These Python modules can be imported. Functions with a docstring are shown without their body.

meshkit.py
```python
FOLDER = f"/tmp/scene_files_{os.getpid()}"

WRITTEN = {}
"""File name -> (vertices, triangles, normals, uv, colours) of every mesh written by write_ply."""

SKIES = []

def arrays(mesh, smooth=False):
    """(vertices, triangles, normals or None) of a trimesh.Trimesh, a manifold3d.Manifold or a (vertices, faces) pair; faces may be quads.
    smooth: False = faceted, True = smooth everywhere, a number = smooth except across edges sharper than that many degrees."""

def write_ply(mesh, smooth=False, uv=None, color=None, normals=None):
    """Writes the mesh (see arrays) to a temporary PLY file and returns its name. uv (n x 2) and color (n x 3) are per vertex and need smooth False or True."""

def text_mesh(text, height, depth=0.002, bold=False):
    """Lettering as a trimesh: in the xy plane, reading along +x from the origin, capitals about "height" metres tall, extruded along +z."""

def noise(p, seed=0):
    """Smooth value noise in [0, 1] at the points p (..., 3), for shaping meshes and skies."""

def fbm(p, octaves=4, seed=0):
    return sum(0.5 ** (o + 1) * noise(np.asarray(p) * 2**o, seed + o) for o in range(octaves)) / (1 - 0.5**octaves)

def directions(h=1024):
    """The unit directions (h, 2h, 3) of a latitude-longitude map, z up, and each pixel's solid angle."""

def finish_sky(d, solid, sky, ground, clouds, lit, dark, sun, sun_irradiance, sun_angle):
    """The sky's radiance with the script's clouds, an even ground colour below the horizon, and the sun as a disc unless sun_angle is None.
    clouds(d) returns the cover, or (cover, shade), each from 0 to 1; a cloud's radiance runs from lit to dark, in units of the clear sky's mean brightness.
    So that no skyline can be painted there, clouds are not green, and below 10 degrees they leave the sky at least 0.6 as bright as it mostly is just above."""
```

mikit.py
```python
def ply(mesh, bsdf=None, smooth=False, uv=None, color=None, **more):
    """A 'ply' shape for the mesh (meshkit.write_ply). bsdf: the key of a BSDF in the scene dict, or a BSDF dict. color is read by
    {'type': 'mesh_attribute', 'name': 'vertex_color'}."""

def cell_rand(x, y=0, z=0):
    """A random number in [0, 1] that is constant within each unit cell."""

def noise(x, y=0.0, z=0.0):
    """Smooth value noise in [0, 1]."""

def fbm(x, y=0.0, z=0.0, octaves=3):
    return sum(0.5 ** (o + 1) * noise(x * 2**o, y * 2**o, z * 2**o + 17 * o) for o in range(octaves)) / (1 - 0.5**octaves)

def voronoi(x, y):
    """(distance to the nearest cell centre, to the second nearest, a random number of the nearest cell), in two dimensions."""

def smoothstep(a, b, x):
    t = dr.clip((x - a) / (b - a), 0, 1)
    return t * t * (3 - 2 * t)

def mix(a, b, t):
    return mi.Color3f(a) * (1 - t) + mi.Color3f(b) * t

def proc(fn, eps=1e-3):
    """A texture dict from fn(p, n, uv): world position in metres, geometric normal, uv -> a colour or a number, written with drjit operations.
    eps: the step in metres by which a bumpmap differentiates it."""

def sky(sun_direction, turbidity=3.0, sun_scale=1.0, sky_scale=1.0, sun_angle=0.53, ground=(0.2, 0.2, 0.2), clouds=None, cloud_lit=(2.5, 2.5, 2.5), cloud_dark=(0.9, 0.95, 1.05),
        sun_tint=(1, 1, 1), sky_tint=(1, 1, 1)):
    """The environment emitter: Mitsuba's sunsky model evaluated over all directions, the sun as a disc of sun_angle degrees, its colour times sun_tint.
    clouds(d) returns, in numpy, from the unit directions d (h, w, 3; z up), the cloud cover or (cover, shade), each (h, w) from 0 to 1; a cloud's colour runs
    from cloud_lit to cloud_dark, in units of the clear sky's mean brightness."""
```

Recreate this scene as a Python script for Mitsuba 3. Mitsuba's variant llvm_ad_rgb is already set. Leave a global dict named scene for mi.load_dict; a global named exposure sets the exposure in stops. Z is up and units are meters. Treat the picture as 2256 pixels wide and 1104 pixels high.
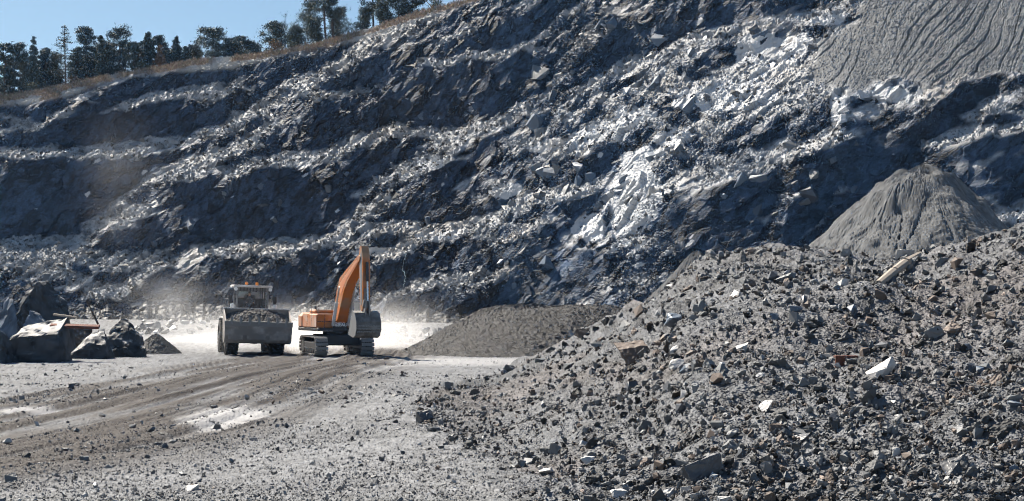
import math, random
import numpy as np, trimesh, mitsuba as mi, mikit, meshkit
from scipy import fft as sfft
from scipy.ndimage import gaussian_filter, map_coordinates
from scipy.spatial import ConvexHull
T = mi.ScalarTransform4f
RNG = np.random.default_rng(11)
random.seed(5)

# ------------------------------------------------------------------ camera, sky, exposure
FL, CX, YH, CH = 3100.0, 1128.0, 665.0, 2.5          # focal length, centre column, horizon row (photo pixels), eye height
scene, labels = {'type': 'scene'}, {}
scene['camera'] = {'type': 'perspective', 'fov': 2 * math.degrees(math.atan(1128 / FL)), 'fov_axis': 'x', 'near_clip': 0.5, 'far_clip': 3000.0,
                   'to_world': T().look_at(origin=[0, 0, CH], target=[0, 10, CH], up=[0, 0, 1]), 'principal_point_offset_y': -(YH - 552) / 1104.0}
SUN = np.array([-0.48, 0.46, 0.745]); SUN /= np.linalg.norm(SUN)
scene['sky'] = mikit.sky(SUN.tolist(), turbidity=3, sun_scale=3.0, sky_scale=0.90, ground=(0.12, 0.12, 0.12), sky_tint=(1.0, 1.07, 1.03), sun_tint=(.90, 1, 1.17))
exposure = 1.95

# ------------------------------------------------------------------ helpers
def P(px, py, Y):
    px, py, Y = np.broadcast_arrays(np.asarray(px, float), np.asarray(py, float), np.asarray(Y, float))
    return np.stack([(px - CX) / FL * Y, Y, CH + (YH - py) / FL * Y], -1)
def G(px, py, z=0.0):
    Y = FL * (CH - z) / (np.asarray(py, float) - YH)
    return P(px, py, Y)
def N(p, s=0): return meshkit.noise(p, s) * 2 - 1
def FB(p, o=4, s=0): return meshkit.fbm(p, o, s) * 2 - 1
def h2(ix, iy, s):
    h = (ix.astype(np.int64) * 374761393 + iy.astype(np.int64) * 668265263 + s * 144665741) & 0xFFFFFFFF
    h = ((h ^ (h >> 13)) * 1274126177) & 0xFFFFFFFF
    return ((h ^ (h >> 16)) & 0xFFFFFF) / 16777215.0
def facet(p2, seed=0, tilt=1.0):
    """broken-rock relief: every voronoi cell is a plane of its own tilt and height; (n,2) in cell units -> height in cell units, edge closeness, cell random"""
    x, y = p2[..., 0], p2[..., 1]
    ix, iy = np.floor(x), np.floor(y)
    best = np.full(x.shape, 9.0); sec = np.full(x.shape, 9.0); out = np.zeros(x.shape); rnd = np.zeros(x.shape)
    for a in (-1, 0, 1):
        for b in (-1, 0, 1):
            jx, jy = ix + a, iy + b
            cx, cy = jx + h2(jx, jy, seed), jy + h2(jx, jy, seed + 1)
            d = (cx - x) ** 2 + (cy - y) ** 2
            hh = (h2(jx, jy, seed + 2) - .5) * 0.7 + tilt * ((h2(jx, jy, seed + 3) - .5) * (x - cx) + (h2(jx, jy, seed + 4) - .5) * (y - cy)) * 1.6
            m = d < best
            sec = np.where(m, best, np.minimum(sec, d)); out = np.where(m, hh, out); rnd = np.where(m, h2(jx, jy, seed + 5), rnd); best = np.where(m, d, best)
    return out, np.sqrt(sec) - np.sqrt(best), rnd
def stones(p2, seed=0):
    f, e, r = facet(p2, seed, 1.0)
    return sstep(0, .34, e) * (.25 + .75 * r + .55 * f), r
def interp(x, pts):
    pts = np.array(pts, float); return np.interp(x, pts[:, 0], pts[:, 1])
def sstep(a, b, x):
    t = np.clip((x - a) / (b - a), 0, 1); return t * t * (3 - 2 * t)
def inpoly(x, y, poly):
    p = np.array(poly, float); r = np.zeros(x.shape, bool)
    for (x0, y0), (x1, y1) in zip(p, np.roll(p, -1, 0)):
        c = (y0 > y) != (y1 > y)
        r ^= c & (x < (x1 - x0) * (y - y0) / ((y1 - y0) if y1 != y0 else 1e-9) + x0)
    return r
def segdist(x, y, pts):
    """distance to a polyline, signed side distance and arc length"""
    pts = np.array(pts, float); best = np.full(x.shape, 1e9); sg = np.zeros(x.shape); al = np.zeros(x.shape); acc = 0
    for (x0, y0), (x1, y1) in zip(pts[:-1], pts[1:]):
        dx, dy = x1 - x0, y1 - y0; L = math.hypot(dx, dy)
        t = np.clip(((x - x0) * dx + (y - y0) * dy) / L ** 2, 0, 1)
        d = np.hypot(x - x0 - t * dx, y - y0 - t * dy)
        m = d < best
        s = ((x - x0) * dy - (y - y0) * dx) / L
        best = np.where(m, d, best); sg = np.where(m, np.sign(s) * d, sg); al = np.where(m, acc + t * L, al); acc += L
    return best, sg, al
def gridfaces(nr, nc):
    i = np.arange(nr * nc).reshape(nr, nc)
    a, b, c, d = i[:-1, :-1].ravel(), i[:-1, 1:].ravel(), i[1:, 1:].ravel(), i[1:, :-1].ravel()
    return np.vstack([np.stack([a, b, c], 1), np.stack([a, c, d], 1)])
def gridnormals(V):
    du = np.gradient(V, axis=1); dv = np.gradient(V, axis=0)
    n = np.cross(du, dv); n /= np.linalg.norm(n, axis=-1, keepdims=True) + 1e-12
    return n
def add(key, mesh, bsdf, label=None, cat=None, group=None, kind=None, smooth=False, color=None, to_world=None):
    k, i = key, 0
    while k in scene:
        i += 1; k = f'{key}_{i:03d}'
    d = mesh if isinstance(mesh, dict) else mikit.ply(mesh, bsdf, smooth=smooth, color=color)
    scene[k] = dict(d) if to_world is None else {**d, 'to_world': to_world}
    tag(k, label, cat, group, kind)
    return k
def tag(k, label=None, cat=None, group=None, kind=None):
    e = {a: b for a, b in (('label', label), ('category', cat), ('group', group), ('kind', kind)) if b}
    if e: labels[k] = {**labels.get(k, {}), **e}
THINGS = set()
def thing(name, label, cat, group=None):
    k, i = name, 0
    while k in THINGS or k in scene:
        i += 1; k = f'{name}_{i:03d}'
    THINGS.add(k); tag(k, label, cat, group); return k
def part(parent, name, mesh, bsdf, label=None, smooth=False, M=None, color=None, kind=None):
    if M is not None and not isinstance(mesh, dict):
        if isinstance(mesh, tuple): mesh = trimesh.Trimesh(mesh[0], mesh[1], process=False)
        mesh = mesh.copy(); mesh.apply_transform(M)
    return add(parent + '__' + name, mesh, bsdf, label=label, smooth=smooth, color=color, kind=kind)
VC = {'type': 'mesh_attribute', 'name': 'vertex_color'}
def mat(key, color, rough=0.7, spec=0.3, metallic=0.0, two=False):
    c = color if isinstance(color, dict) else {'type': 'rgb', 'value': list(color)}
    d = {'type': 'principled', 'base_color': c, 'roughness': rough, 'specular': spec, 'metallic': metallic}
    scene[key] = {'type': 'twosided', 'bsdf': d} if two else d
    return key
mat('rock_bsdf', VC, 0.6, 0.12, two=True)
mat('floor_bsdf', VC, 0.75, 0.2, two=True)
mat('rubble_bsdf', VC, 0.7, 0.25, two=True)
mat('tailing_bsdf', VC, 0.85, 0.2, two=True)
def grit(fq, sc, key):
    f = lambda p, n, uv: mikit.noise(p.x * fq, p.y * fq, p.z * fq) + .55 * mikit.noise(p.x * fq * 2.3 + 7, p.y * fq * 2.3, p.z * fq * 2.3)
    b = scene[key]['bsdf']; scene[key] = {'type': 'twosided', 'bsdf': {'type': 'bumpmap', 'arbitrary': mikit.proc(f, .004), 'scale': sc, 'bsdf': b}}
grit(17., .055, 'rubble_bsdf'); grit(22., .034, 'floor_bsdf')
mat('stone_dark', (.042, .046, .054), .5, .5)
mat('stone_mid', (.095, .10, .105), .55, .45)
mat('stone_brown', (.085, .066, .056), .7, .3)
mat('stone_pale', (.34, .335, .33), .6, .4)
mat('stone_blue', (.065, .085, .115), .5, .5)
mat('leaf_pine', (.040, .055, .047), .7, .3, two=True)
mat('leaf_autumn', (.13, .085, .045), .7, .3, two=True)
mat('leaf_green', (.06, .07, .05), .7, .3, two=True)
mat('bark', (.07, .055, .045), .9, .2)
mat('grass_bsdf', VC, .8, .2, two=True)

# ------------------------------------------------------------------ quarry wall: the relief of faces (dark, steep) and ledges (lit, shallow)
RIDGE = [(-200, 232), (0, 212), (70, 202), (120, 192), (230, 167), (330, 150), (440, 130), (560, 120), (640, 108), (700, 94), (760, 78), (830, 58), (900, 34), (950, 18), (1010, 4), (1060, -10), (1150, -60), (1300, -110), (2600, -170)]
BASE = [(-200, 222), (0, 212), (450, 200), (850, 175), (1200, 154), (1600, 135), (2000, 122), (2256, 115), (2500, 109)]
DARK = [
 [(224,200),(245,190),(420,150),(520,160),(600,140),(640,135),(720,110),(760,105),(730,140),(600,175),(430,195),(330,215),(255,245),(225,225)],
 [(60,290),(150,250),(250,245),(330,225),(450,230),(540,220),(520,250),(450,290),(330,315),(290,326),(150,326),(60,330)],
 [(0,380),(100,350),(230,347),(300,347),(340,350),(330,400),(250,450),(180,518),(0,528)],
 [(300,345),(420,330),(420,370),(345,382),(300,400)],
 [(420,388),(500,382),(640,376),(800,372),(790,440),(765,490),(700,522),(600,535),(480,538),(350,560),(230,560),(300,480),(380,430)],
 [(640,262),(700,250),(790,268),(770,300),(700,330),(640,340),(615,300)],
 [(560,200),(640,170),(640,205),(560,255),(480,275),(500,240)],
 [(700,190),(830,130),(900,110),(915,140),(840,170),(770,205),(700,235)],
 [(826,352),(900,330),(930,320),(900,352),(840,400),(805,420),(800,390)],
 [(830,480),(870,450),(930,430),(1000,440),(1050,440),(1100,462),(1040,485),(950,495),(880,488)],
 [(985,345),(1050,310),(1100,300),(1090,340),(1060,370),(1010,400),(960,410)],
 [(510,570),(560,602),(640,572),(720,552),(780,565),(800,590),(760,610),(720,650),(640,670),(560,690),(400,690),(320,660),(300,640),(420,600)],
 [(850,580),(900,560),(920,590),(900,630),(850,640),(830,620)],
 [(834,645),(1000,640),(1040,645),(1000,692),(920,728),(840,732)],
 [(1000,123),(1057,63),(1076,44),(1127,47),(1190,25),(1253,6),(1253,20),(1222,50),(1190,76),(1152,105),(1105,112),(1000,122),(930,130),(925,110)],
 [(1124,143),(1133,122),(1196,120),(1222,105),(1250,102),(1235,140),(1222,171),(1203,206),(1178,216),(1127,244),(1063,279),(1000,285),(930,285),(900,270),(860,230),(850,170),(930,148),(1050,135)],
 [(1336,48),(1399,32),(1488,22),(1520,38),(1520,86),(1444,113),(1405,120),(1393,132),(1358,146),(1317,174),(1304,171),(1333,127),(1310,95)],
 [(1345,6),(1405,-20),(1400,25),(1336,35)], [(1520,-30),(1600,-30),(1590,65),(1525,82)],
 [(1463,222),(1570,228),(1564,254),(1539,282),(1507,266),(1463,257)],
 [(1545,114),(1620,100),(1625,150),(1583,165),(1545,140)],
 [(1247,263),(1285,263),(1295,285),(1254,301)],
 [(1265,348),(1310,324),(1358,314),(1348,352),(1310,393),(1262,417),(1241,414),(1268,386)],
 [(1255,448),(1296,414),(1317,420),(1310,458),(1282,465),(1268,506),(1258,537),(1268,561),(1255,589),(1220,603),(1193,599),(1189,565),(1220,520),(1213,455)],
 [(1258,603),(1275,551),(1330,541),(1351,558),(1324,603),(1286,637),(1241,630)],
 [(1055,672),(1062,644),(1114,600),(1114,562),(1151,558),(1186,575),(1179,630),(1145,665)],
 [(1131,527),(1203,476),(1237,496),(1206,534),(1186,565),(1151,555)],
 [(980,465),(1052,451),(1052,490),(980,500)], [(1120,396),(1165,362),(1179,390),(1131,440)], [(1000,328),(1062,320),(1045,365),(1000,369)],
 [(1472,465),(1496,420),(1527,386),(1551,420),(1600,445),(1700,450),(1700,540),(1600,600),(1551,600),(1530,600),(1496,562),(1475,520)],
 [(2114,375),(2300,326),(2300,424),(2228,470),(2168,430)],
 [(2033,261),(2098,228),(2147,239),(2141,272),(2087,283),(2043,310),(1989,293)],
 [(1859,207),(1902,212),(1924,245),(1951,288),(2022,304),(2033,348),(1978,380),(1935,451),(1848,489),(1804,560),(1772,560),(1837,446),(1875,380),(1804,353),(1853,300)],
 [(1739,380),(1804,353),(1875,391),(1826,478),(1772,560),(1717,560),(1739,462)],
 [(1500,380),(1554,413),(1690,402),(1728,380),(1696,489),(1680,580),(1609,580),(1533,580),(1500,543)],
 [(1663,272),(1717,266),(1734,293),(1679,321)],
 [(1652,82),(1717,60),(1766,82),(1761,103),(1701,125),(1658,109)], [(1543,120),(1582,98),(1620,136),(1582,163),(1549,147)],
 [(1533,33),(1636,-20),(1793,-20),(1772,22),(1663,49),(1582,71),(1500,98)],
 [(2169,261),(2224,254),(2300,261),(2300,294),(2191,320),(2159,294)], [(2094,202),(2169,186),(2204,209),(2159,228),(2110,254),(2035,261)],
 [(2100,320),(2256,300),(2256,330),(2120,370),(2060,350)]]
LIT = [  # polyline, half width, strength
 ([(260,240),(300,225),(400,205),(480,190),(560,165)],7,.9), ([(440,222),(560,195)],8,.5), ([(70,287),(150,245)],4,.9), ([(20,260),(60,275),(60,290)],8,.6),
 ([(0,345),(90,333),(160,338),(240,333),(300,328),(350,312),(420,300),(490,282),(560,258),(600,235)],7,1.), ([(480,300),(560,245),(670,187),(760,140),(868,57),(930,38)],13,1.),
 ([(599,275),(520,330),(430,373),(380,383)],12,.9), ([(348,387),(251,455)],6,1.), ([(310,465),(241,488),(172,527),(100,540),(0,548)],12,1.), ([(245,338),(300,336)],9,1.),
 ([(500,375),(560,365),(640,350),(700,345),(760,330),(800,300),(870,285)],10,1.), ([(870,288),(970,293),(1040,283),(1100,265),(1150,240),(1200,215)],9,1.),
 ([(930,375),(985,345),(1010,318)],9,1.), ([(800,440),(830,410),(870,385),(905,360),(950,330),(990,310)],16,.8), ([(775,500),(810,470),(850,440)],12,.9),
 ([(470,552),(600,546),(700,533),(770,515),(830,502),(880,500),(960,507),(1040,497),(1090,478)],11,1.), ([(1030,450),(1060,425),(1110,400)],7,1.), ([(555,598),(620,572)],6,1.), ([(510,610),(530,580)],4,.8),
 ([(820,573),(870,560),(920,530),(960,520),(1010,510)],8,1.), ([(850,655),(930,630),(1000,610),(1060,600)],10,.7), ([(0,565),(150,560),(300,575),(380,570)],14,.7), ([(0,600),(100,600),(180,620)],10,.5), ([(200,650),(290,640)],10,.8),
 ([(925,137),(1000,129),(1105,117),(1170,102),(1230,52),(1262,20),(1290,0)],6,1.), ([(1200,215),(1230,165),(1260,120),(1300,90),(1330,48),(1335,0)],12,.9),
 ([(1300,192),(1360,152),(1410,130),(1460,118),(1520,90),(1570,78),(1620,70)],8,1.), ([(1230,345),(1300,300),(1340,272),(1390,268)],12,1.), ([(1290,220),(1330,200)],9,1.), ([(1150,330),(1250,270)],8,.7),
 ([(1000,500),(1080,482),(1150,452),(1220,432),(1300,408)],9,1.), ([(1050,562),(1100,532),(1170,500),(1200,478)],9,.8), ([(1020,640),(1100,600)],12,.7), ([(1350,560),(1420,520),(1480,560)],16,.6), ([(1370,640),(1450,600)],18,.5),
 ([(1859,391),(1837,451),(1810,505)],6,.9), ([(1750,429),(1717,456),(1700,505)],7,.8), ([(1734,348),(1793,321),(1875,296)],8,1.), ([(1785,45),(1840,20)],12,1.), ([(2142,261),(2191,222)],8,1.), ([(2028,322),(2126,296),(2256,277)],7,.9),
 ([(1843,215),(1846,290)],7,1.), ([(640,130),(760,90)],5,.5), ([(300,170),(420,140)],5,.7), ([(880,80),(960,40)],7,.7), ([(960,95),(1060,60)],6,.6), ([(700,215),(800,190),(840,190)],9,.7)]
LITP = [
 ([(1310,200),(1420,134),(1540,112),(1600,120),(1620,200),(1560,230),(1450,260),(1330,330),(1250,330),(1200,300),(1180,260),(1250,220)],.55),
 ([(1365,320),(1458,324),(1447,369),(1420,403),(1406,445),(1416,472),(1372,520),(1354,544),(1340,524),(1320,493),(1317,420),(1330,386),(1358,341)],.9),
 ([(1282,465),(1317,462),(1317,496),(1340,520),(1268,548),(1258,537),(1279,503)],.9),
 ([(1826,220),(1859,202),(1860,225),(1850,290),(1840,290)],1.), ([(1908,201),(1962,174),(2022,179),(2043,196),(2005,239),(1951,239)],.9),
 ([(1600,90),(1680,45),(1780,80),(1790,160),(1870,200),(1830,240),(1750,260),(1650,260),(1560,300),(1500,340),(1450,330),(1530,250),(1620,200)],.6),
 ([(1440,400),(1500,340),(1560,330),(1560,400),(1500,410),(1450,450)],.5)]
TAIL = [(1788,168),(1880,203),(1935,181),(1973,170),(2043,187),(2114,170),(2163,165),(2330,152),(2700,140),(2700,-400),(1920,-400),(1897,0),(1891,43),(1848,71),(1804,92)]
X0, X1, Y0, Y1, ST = -180, 2500, -180, 760, 4.0
gx, gy = np.meshgrid(np.arange(X0, X1, ST), np.arange(Y1, Y0, -ST))            # rows run upwards
rig1 = sstep(900, 1500, gx) * sstep(700, 500, gy)
jx = gx + 7 * N(np.stack([gx / 22, gy / 22, gx * 0], -1), 3) + 3 * N(np.stack([gx / 9, gy / 9, gx * 0], -1), 4)
jy = gy + 7 * N(np.stack([gx / 22, gy / 22, gx * 0], -1), 5) + 3 * N(np.stack([gx / 9, gy / 9, gx * 0], -1), 6)
Lf = -0.34 + .34 * rig1 + 0.55 * FB(np.stack([(gx + gy * .9) / 60, (gx * .9 - gy) / 170 * 0 + (gy + gx * .45) / 26, gx * 0], -1), 3, 9)
hole = FB(np.stack([gx / 30, gy / 14, gx * 0], -1), 3, 12); rig0 = sstep(900, 300, gx)
litp = np.zeros(gx.shape)
for p, s in LITP:
    m_ = inpoly(jx, jy, p); Lf = np.where(m_, min(s, .6), Lf); litp = np.where(m_, s, litp)
for p in DARK: Lf = np.where(inpoly(jx, jy, p), -1.0, Lf)
for p, w, s in LIT:
    d = segdist(jx, jy, p)[0]
    Lf = np.maximum(Lf, np.where(d < w * (1.25 + .35 * rig0 + 1.1 * hole), s * .95, -2))
tailm = inpoly(gx * .3 + jx * .7, gy * .3 + jy * .7, TAIL)
rid = interp(gx, RIDGE)
grassm = (gy < rid + 18 + 8 * np.sin(gx / 60)) & (gx < 1150)
Lf = np.where(grassm, .55, Lf)
Lf = gaussian_filter(Lf, 0.9)
u0b = np.log(interp(gx[0], BASE))
u0b = gaussian_filter(u0b, 60 / ST, mode='nearest')
a_tr = np.gradient(u0b) / ST                                                    # lateral trend of ln depth per photo pixel
bt = np.interp(Lf, [-1, -.3, .2, .6, 1], [.10, .50, .95, 1.6, 3.6])
at = np.interp(Lf, [-1, -.4, 0, 1], [.7, .3, 0, -.5])
litp = gaussian_filter(np.where(Lf > .3, litp, 0), .9); bt = bt * (1 - litp) + 1.1 * litp; at = at - .55 * litp
bt = np.where(tailm, 1.28, bt); at = np.where(tailm, .25, at)
rig = sstep(1200, 1900, gx)
at = at + np.where(Lf < -.3, .9 * rig, 0)
gxt = a_tr[None, :] + at / FL * 1.0
gyt = bt / FL
# screened Poisson: ln depth whose slopes follow (gxt, gyt) and that keeps to the wall's plan
rowup = (Y1 - gy)
u0 = u0b[None, :] + .88 / FL * np.maximum(rowup - 60, 0)
def solve(gxt, gyt, u0, lam, wx=.6, wy=1.0):
    nr, nc = gxt.shape
    fx = (gxt[:, :-1] + gxt[:, 1:]) / 2 * ST; fy = (gyt[:-1] + gyt[1:]) / 2 * ST
    div = np.zeros_like(gxt)
    div[:, :-1] += wx * fx; div[:, 1:] -= wx * fx; div[:-1] += wy * fy; div[1:] -= wy * fy
    kx = 2 - 2 * np.cos(np.pi * np.arange(nc) / nc); ky = 2 - 2 * np.cos(np.pi * np.arange(nr) / nr)
    den = wx * kx[None, :] + wy * ky[:, None] + lam
    return sfft.idctn(sfft.dctn(-div + lam * u0, type=2, norm='ortho') / den, type=2, norm='ortho')
U = solve(gxt, gyt, u0, (ST / 420.0) ** 2)
def Uat(px, py, f=None): return map_coordinates(U if f is None else f, [(Y1 - np.asarray(py, float)) / ST, (np.asarray(px, float) - X0) / ST], order=3 if f is None else 1, mode='nearest')

NC, NR = 1180, 440
cx_ = np.linspace(-150, 2400, NC)
ybase = interp(cx_, [(-200, 712), (450, 712), (850, 735), (1000, 735), (1300, 720), (1600, 690), (2256, 640), (2500, 630)])
ytop = interp(cx_, RIDGE)
tt = np.linspace(0, 1, NR)[:, None]
PX = np.broadcast_to(cx_, (NR, NC)); PY = ybase * (1 - tt) + ytop * tt
V = P(PX, PY, np.exp(Uat(PX, PY)))
n0 = gridnormals(V)
LF = Uat(PX, PY, Lf); TM = Uat(PX, PY, gaussian_filter(tailm.astype(float), 1)); GM = Uat(PX, PY, gaussian_filter(grassm.astype(float), .7))
S = V[..., 0] * .85 - V[..., 1] * .52; Z = V[..., 2]                           # along the wall, up
q = np.stack([S, Z], -1)
ca, sa = math.cos(math.radians(38)), math.sin(math.radians(38))
q1 = np.stack([(S * ca + Z * sa), (-S * sa + Z * ca)], -1)                       # along and across the strata
p3 = V
pxm = V[..., 1] / FL * 2.2                                                      # metres per rendered pixel
rockm = (1 - TM) * (1 - .85 * GM)
LP = np.clip(Uat(PX, PY, litp), 0, 1); fin = 1 - .62 * LP                  # broad cleaved faces: big facets, little grit
lit = sstep(-.5, .3, LF)
wq = np.stack([N(p3 / 2.3, 31), N(p3 / 2.3, 32)], -1)
D = .42 * FB(np.stack([q1[..., 0] / 9, q1[..., 1] / 3.2, p3[..., 1] / 9], -1), 3, 21) * (.5 + .5 * lit)
f1, e1, r1 = facet((q1 + wq * .8) / np.array([4.2, 1.9]), 41); D += .46 * f1 * (.6 + .4 * lit) * (1 + .6 * LP)
f2, e2, r2 = facet((q1 + wq * .3) / np.array([1.7, .85]), 51); D += .25 * f2 * (.55 + .45 * lit)
f3, e3, r3 = facet(q1 / np.array([.75, .48]), 61); D += .15 * f3 * (.2 + .8 * lit) * fin
f4, e4, r4 = facet(q / .34, 71); D += .07 * f4 * (.2 + .8 * lit) * fin * sstep(.2, .1, pxm)
D += .045 * np.random.default_rng(3).normal(size=D.shape) * np.minimum(pxm, .1) / .1 * (.2 + .8 * lit) * fin
# tailings: rills that run down the slope and join
sl = S + .0 * Z; kz = np.interp(S, [np.percentile(S[TM > .5], 3), np.percentile(S[TM > .5], 50), np.percentile(S[TM > .5], 97)], [.62, .40, .05])
wx_ = .55 * N(np.stack([S / 2.8, Z / 2.6, Z * 0], -1), 81) + .16 * N(np.stack([S / .8, Z / .9, Z * 0], -1), 82)
def rill(w, seed, k=.75):
    t = (sl - (Z - 14) * kz + wx_ * k) / w + 2.6 * N(np.stack([sl / (w * 5), Z / 12, Z * 0], -1), seed)
    a = np.floor(t); fr = np.abs(t - a - .5) * 2
    dep = .08 + 1.25 * (h2(a, a * 0, seed) - .25).clip(0) * sstep(-.35, .15, N(np.stack([a * 3.3, Z / 4.5, Z * 0], -1), seed + 1))
    return sstep(.80, 1.0, fr) * dep, fr
ra, fa = rill(1.5, 91); rb, fb = rill(.8, 95, .6)
Dt = -.62 * ra - .24 * rb + .035 * np.random.default_rng(4).normal(size=D.shape) + .10 * FB(p3 / 1.6, 3, 93)
D = D * np.clip(pxm / .085, .85, 1.5)
D = D * rockm + Dt * TM + GM * .12 * np.random.default_rng(5).normal(size=D.shape)
edge = sstep(0, .05, tt)
V = V + n0 * (D * np.minimum(edge, 1))[..., None] * -1.0 * np.sign((n0 * np.array([0, 1.0, 0])).sum(-1).mean())
# colours: slate grey-blue, rusty stains, sunlit ledges and faces painted pale, brown tailings, dry grass
rid_ = interp(PX, RIDGE)
var = FB(p3 / 6, 4, 101); v2 = FB(p3 / 1.1, 3, 102)
col = np.ones(V.shape) * np.array([.016, .0255, .043])
col *= np.clip(1 + .30 * var + .55 * v2 + .9 * (r1 - .5) + 1.0 * (r2 - .5) + .9 * (r3 - .5) + .9 * (r4 - .5) + .22 * np.random.default_rng(8).normal(size=D.shape), .2, 3)[..., None]
blue = np.maximum.reduce([sstep(1.25, .6, np.hypot((PX - 1240) / 60, (PY - 540) / 75)), sstep(1.2, .5, np.hypot((PX - 1390) / 80, (PY - 430) / 130))]) * (.6 + .4 * var)
col = col * (1 + 1.1 * np.clip(blue, 0, 1)[..., None])
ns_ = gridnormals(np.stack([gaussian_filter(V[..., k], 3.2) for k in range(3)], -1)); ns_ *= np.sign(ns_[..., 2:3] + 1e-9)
ledge_sun = sstep(.42, .72, ns_[..., 2] + .15 * v2)  # shallow ledges lightened: their sunlit look is put into the rock colour
col = col * (1 - ledge_sun[..., None]) + np.array([.24, .245, .253]) * np.clip(1 + .4 * v2 + .5 * (r3 - .5) + .5 * (r4 - .5), .3, 2)[..., None] * ledge_sun[..., None]
pale = np.zeros(PX.shape)                                                        # pale patches: the glare of sunlit faces put into the colour
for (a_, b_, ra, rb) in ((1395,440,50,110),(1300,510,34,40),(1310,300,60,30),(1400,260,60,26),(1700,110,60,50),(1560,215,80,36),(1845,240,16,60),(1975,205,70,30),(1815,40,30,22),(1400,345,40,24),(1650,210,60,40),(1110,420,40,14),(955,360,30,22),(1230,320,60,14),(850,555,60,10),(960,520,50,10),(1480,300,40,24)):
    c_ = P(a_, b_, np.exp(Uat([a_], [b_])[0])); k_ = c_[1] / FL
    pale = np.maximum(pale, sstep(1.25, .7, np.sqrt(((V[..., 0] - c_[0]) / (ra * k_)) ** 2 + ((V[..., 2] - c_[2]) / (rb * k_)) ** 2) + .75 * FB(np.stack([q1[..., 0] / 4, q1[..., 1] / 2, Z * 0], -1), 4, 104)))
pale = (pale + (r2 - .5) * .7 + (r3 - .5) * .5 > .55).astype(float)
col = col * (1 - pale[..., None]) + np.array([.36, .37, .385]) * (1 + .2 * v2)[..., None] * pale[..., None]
rust = sstep(.1, .5, FB(p3 / 9, 3, 105)) * .22
col = col * (1 - rust[..., None]) + col * np.array([1.35, 1.05, .72]) * rust[..., None]
tc = np.array([.108, .112, .117]) * (1 + .12 * var + .1 * v2)[..., None]
col = col * (1 - TM[..., None]) + tc * TM[..., None]
gmx = sstep(-.1, .35, FB(p3 / 4, 3, 111) + .5 * (PY < rid_ + 12) - .1)[..., None]
gc = (np.array([.30, .295, .285]) * (1 - gmx) + np.array([.26, .195, .155]) * gmx) * (1 + .3 * v2 + .3 * var)[..., None]
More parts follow.
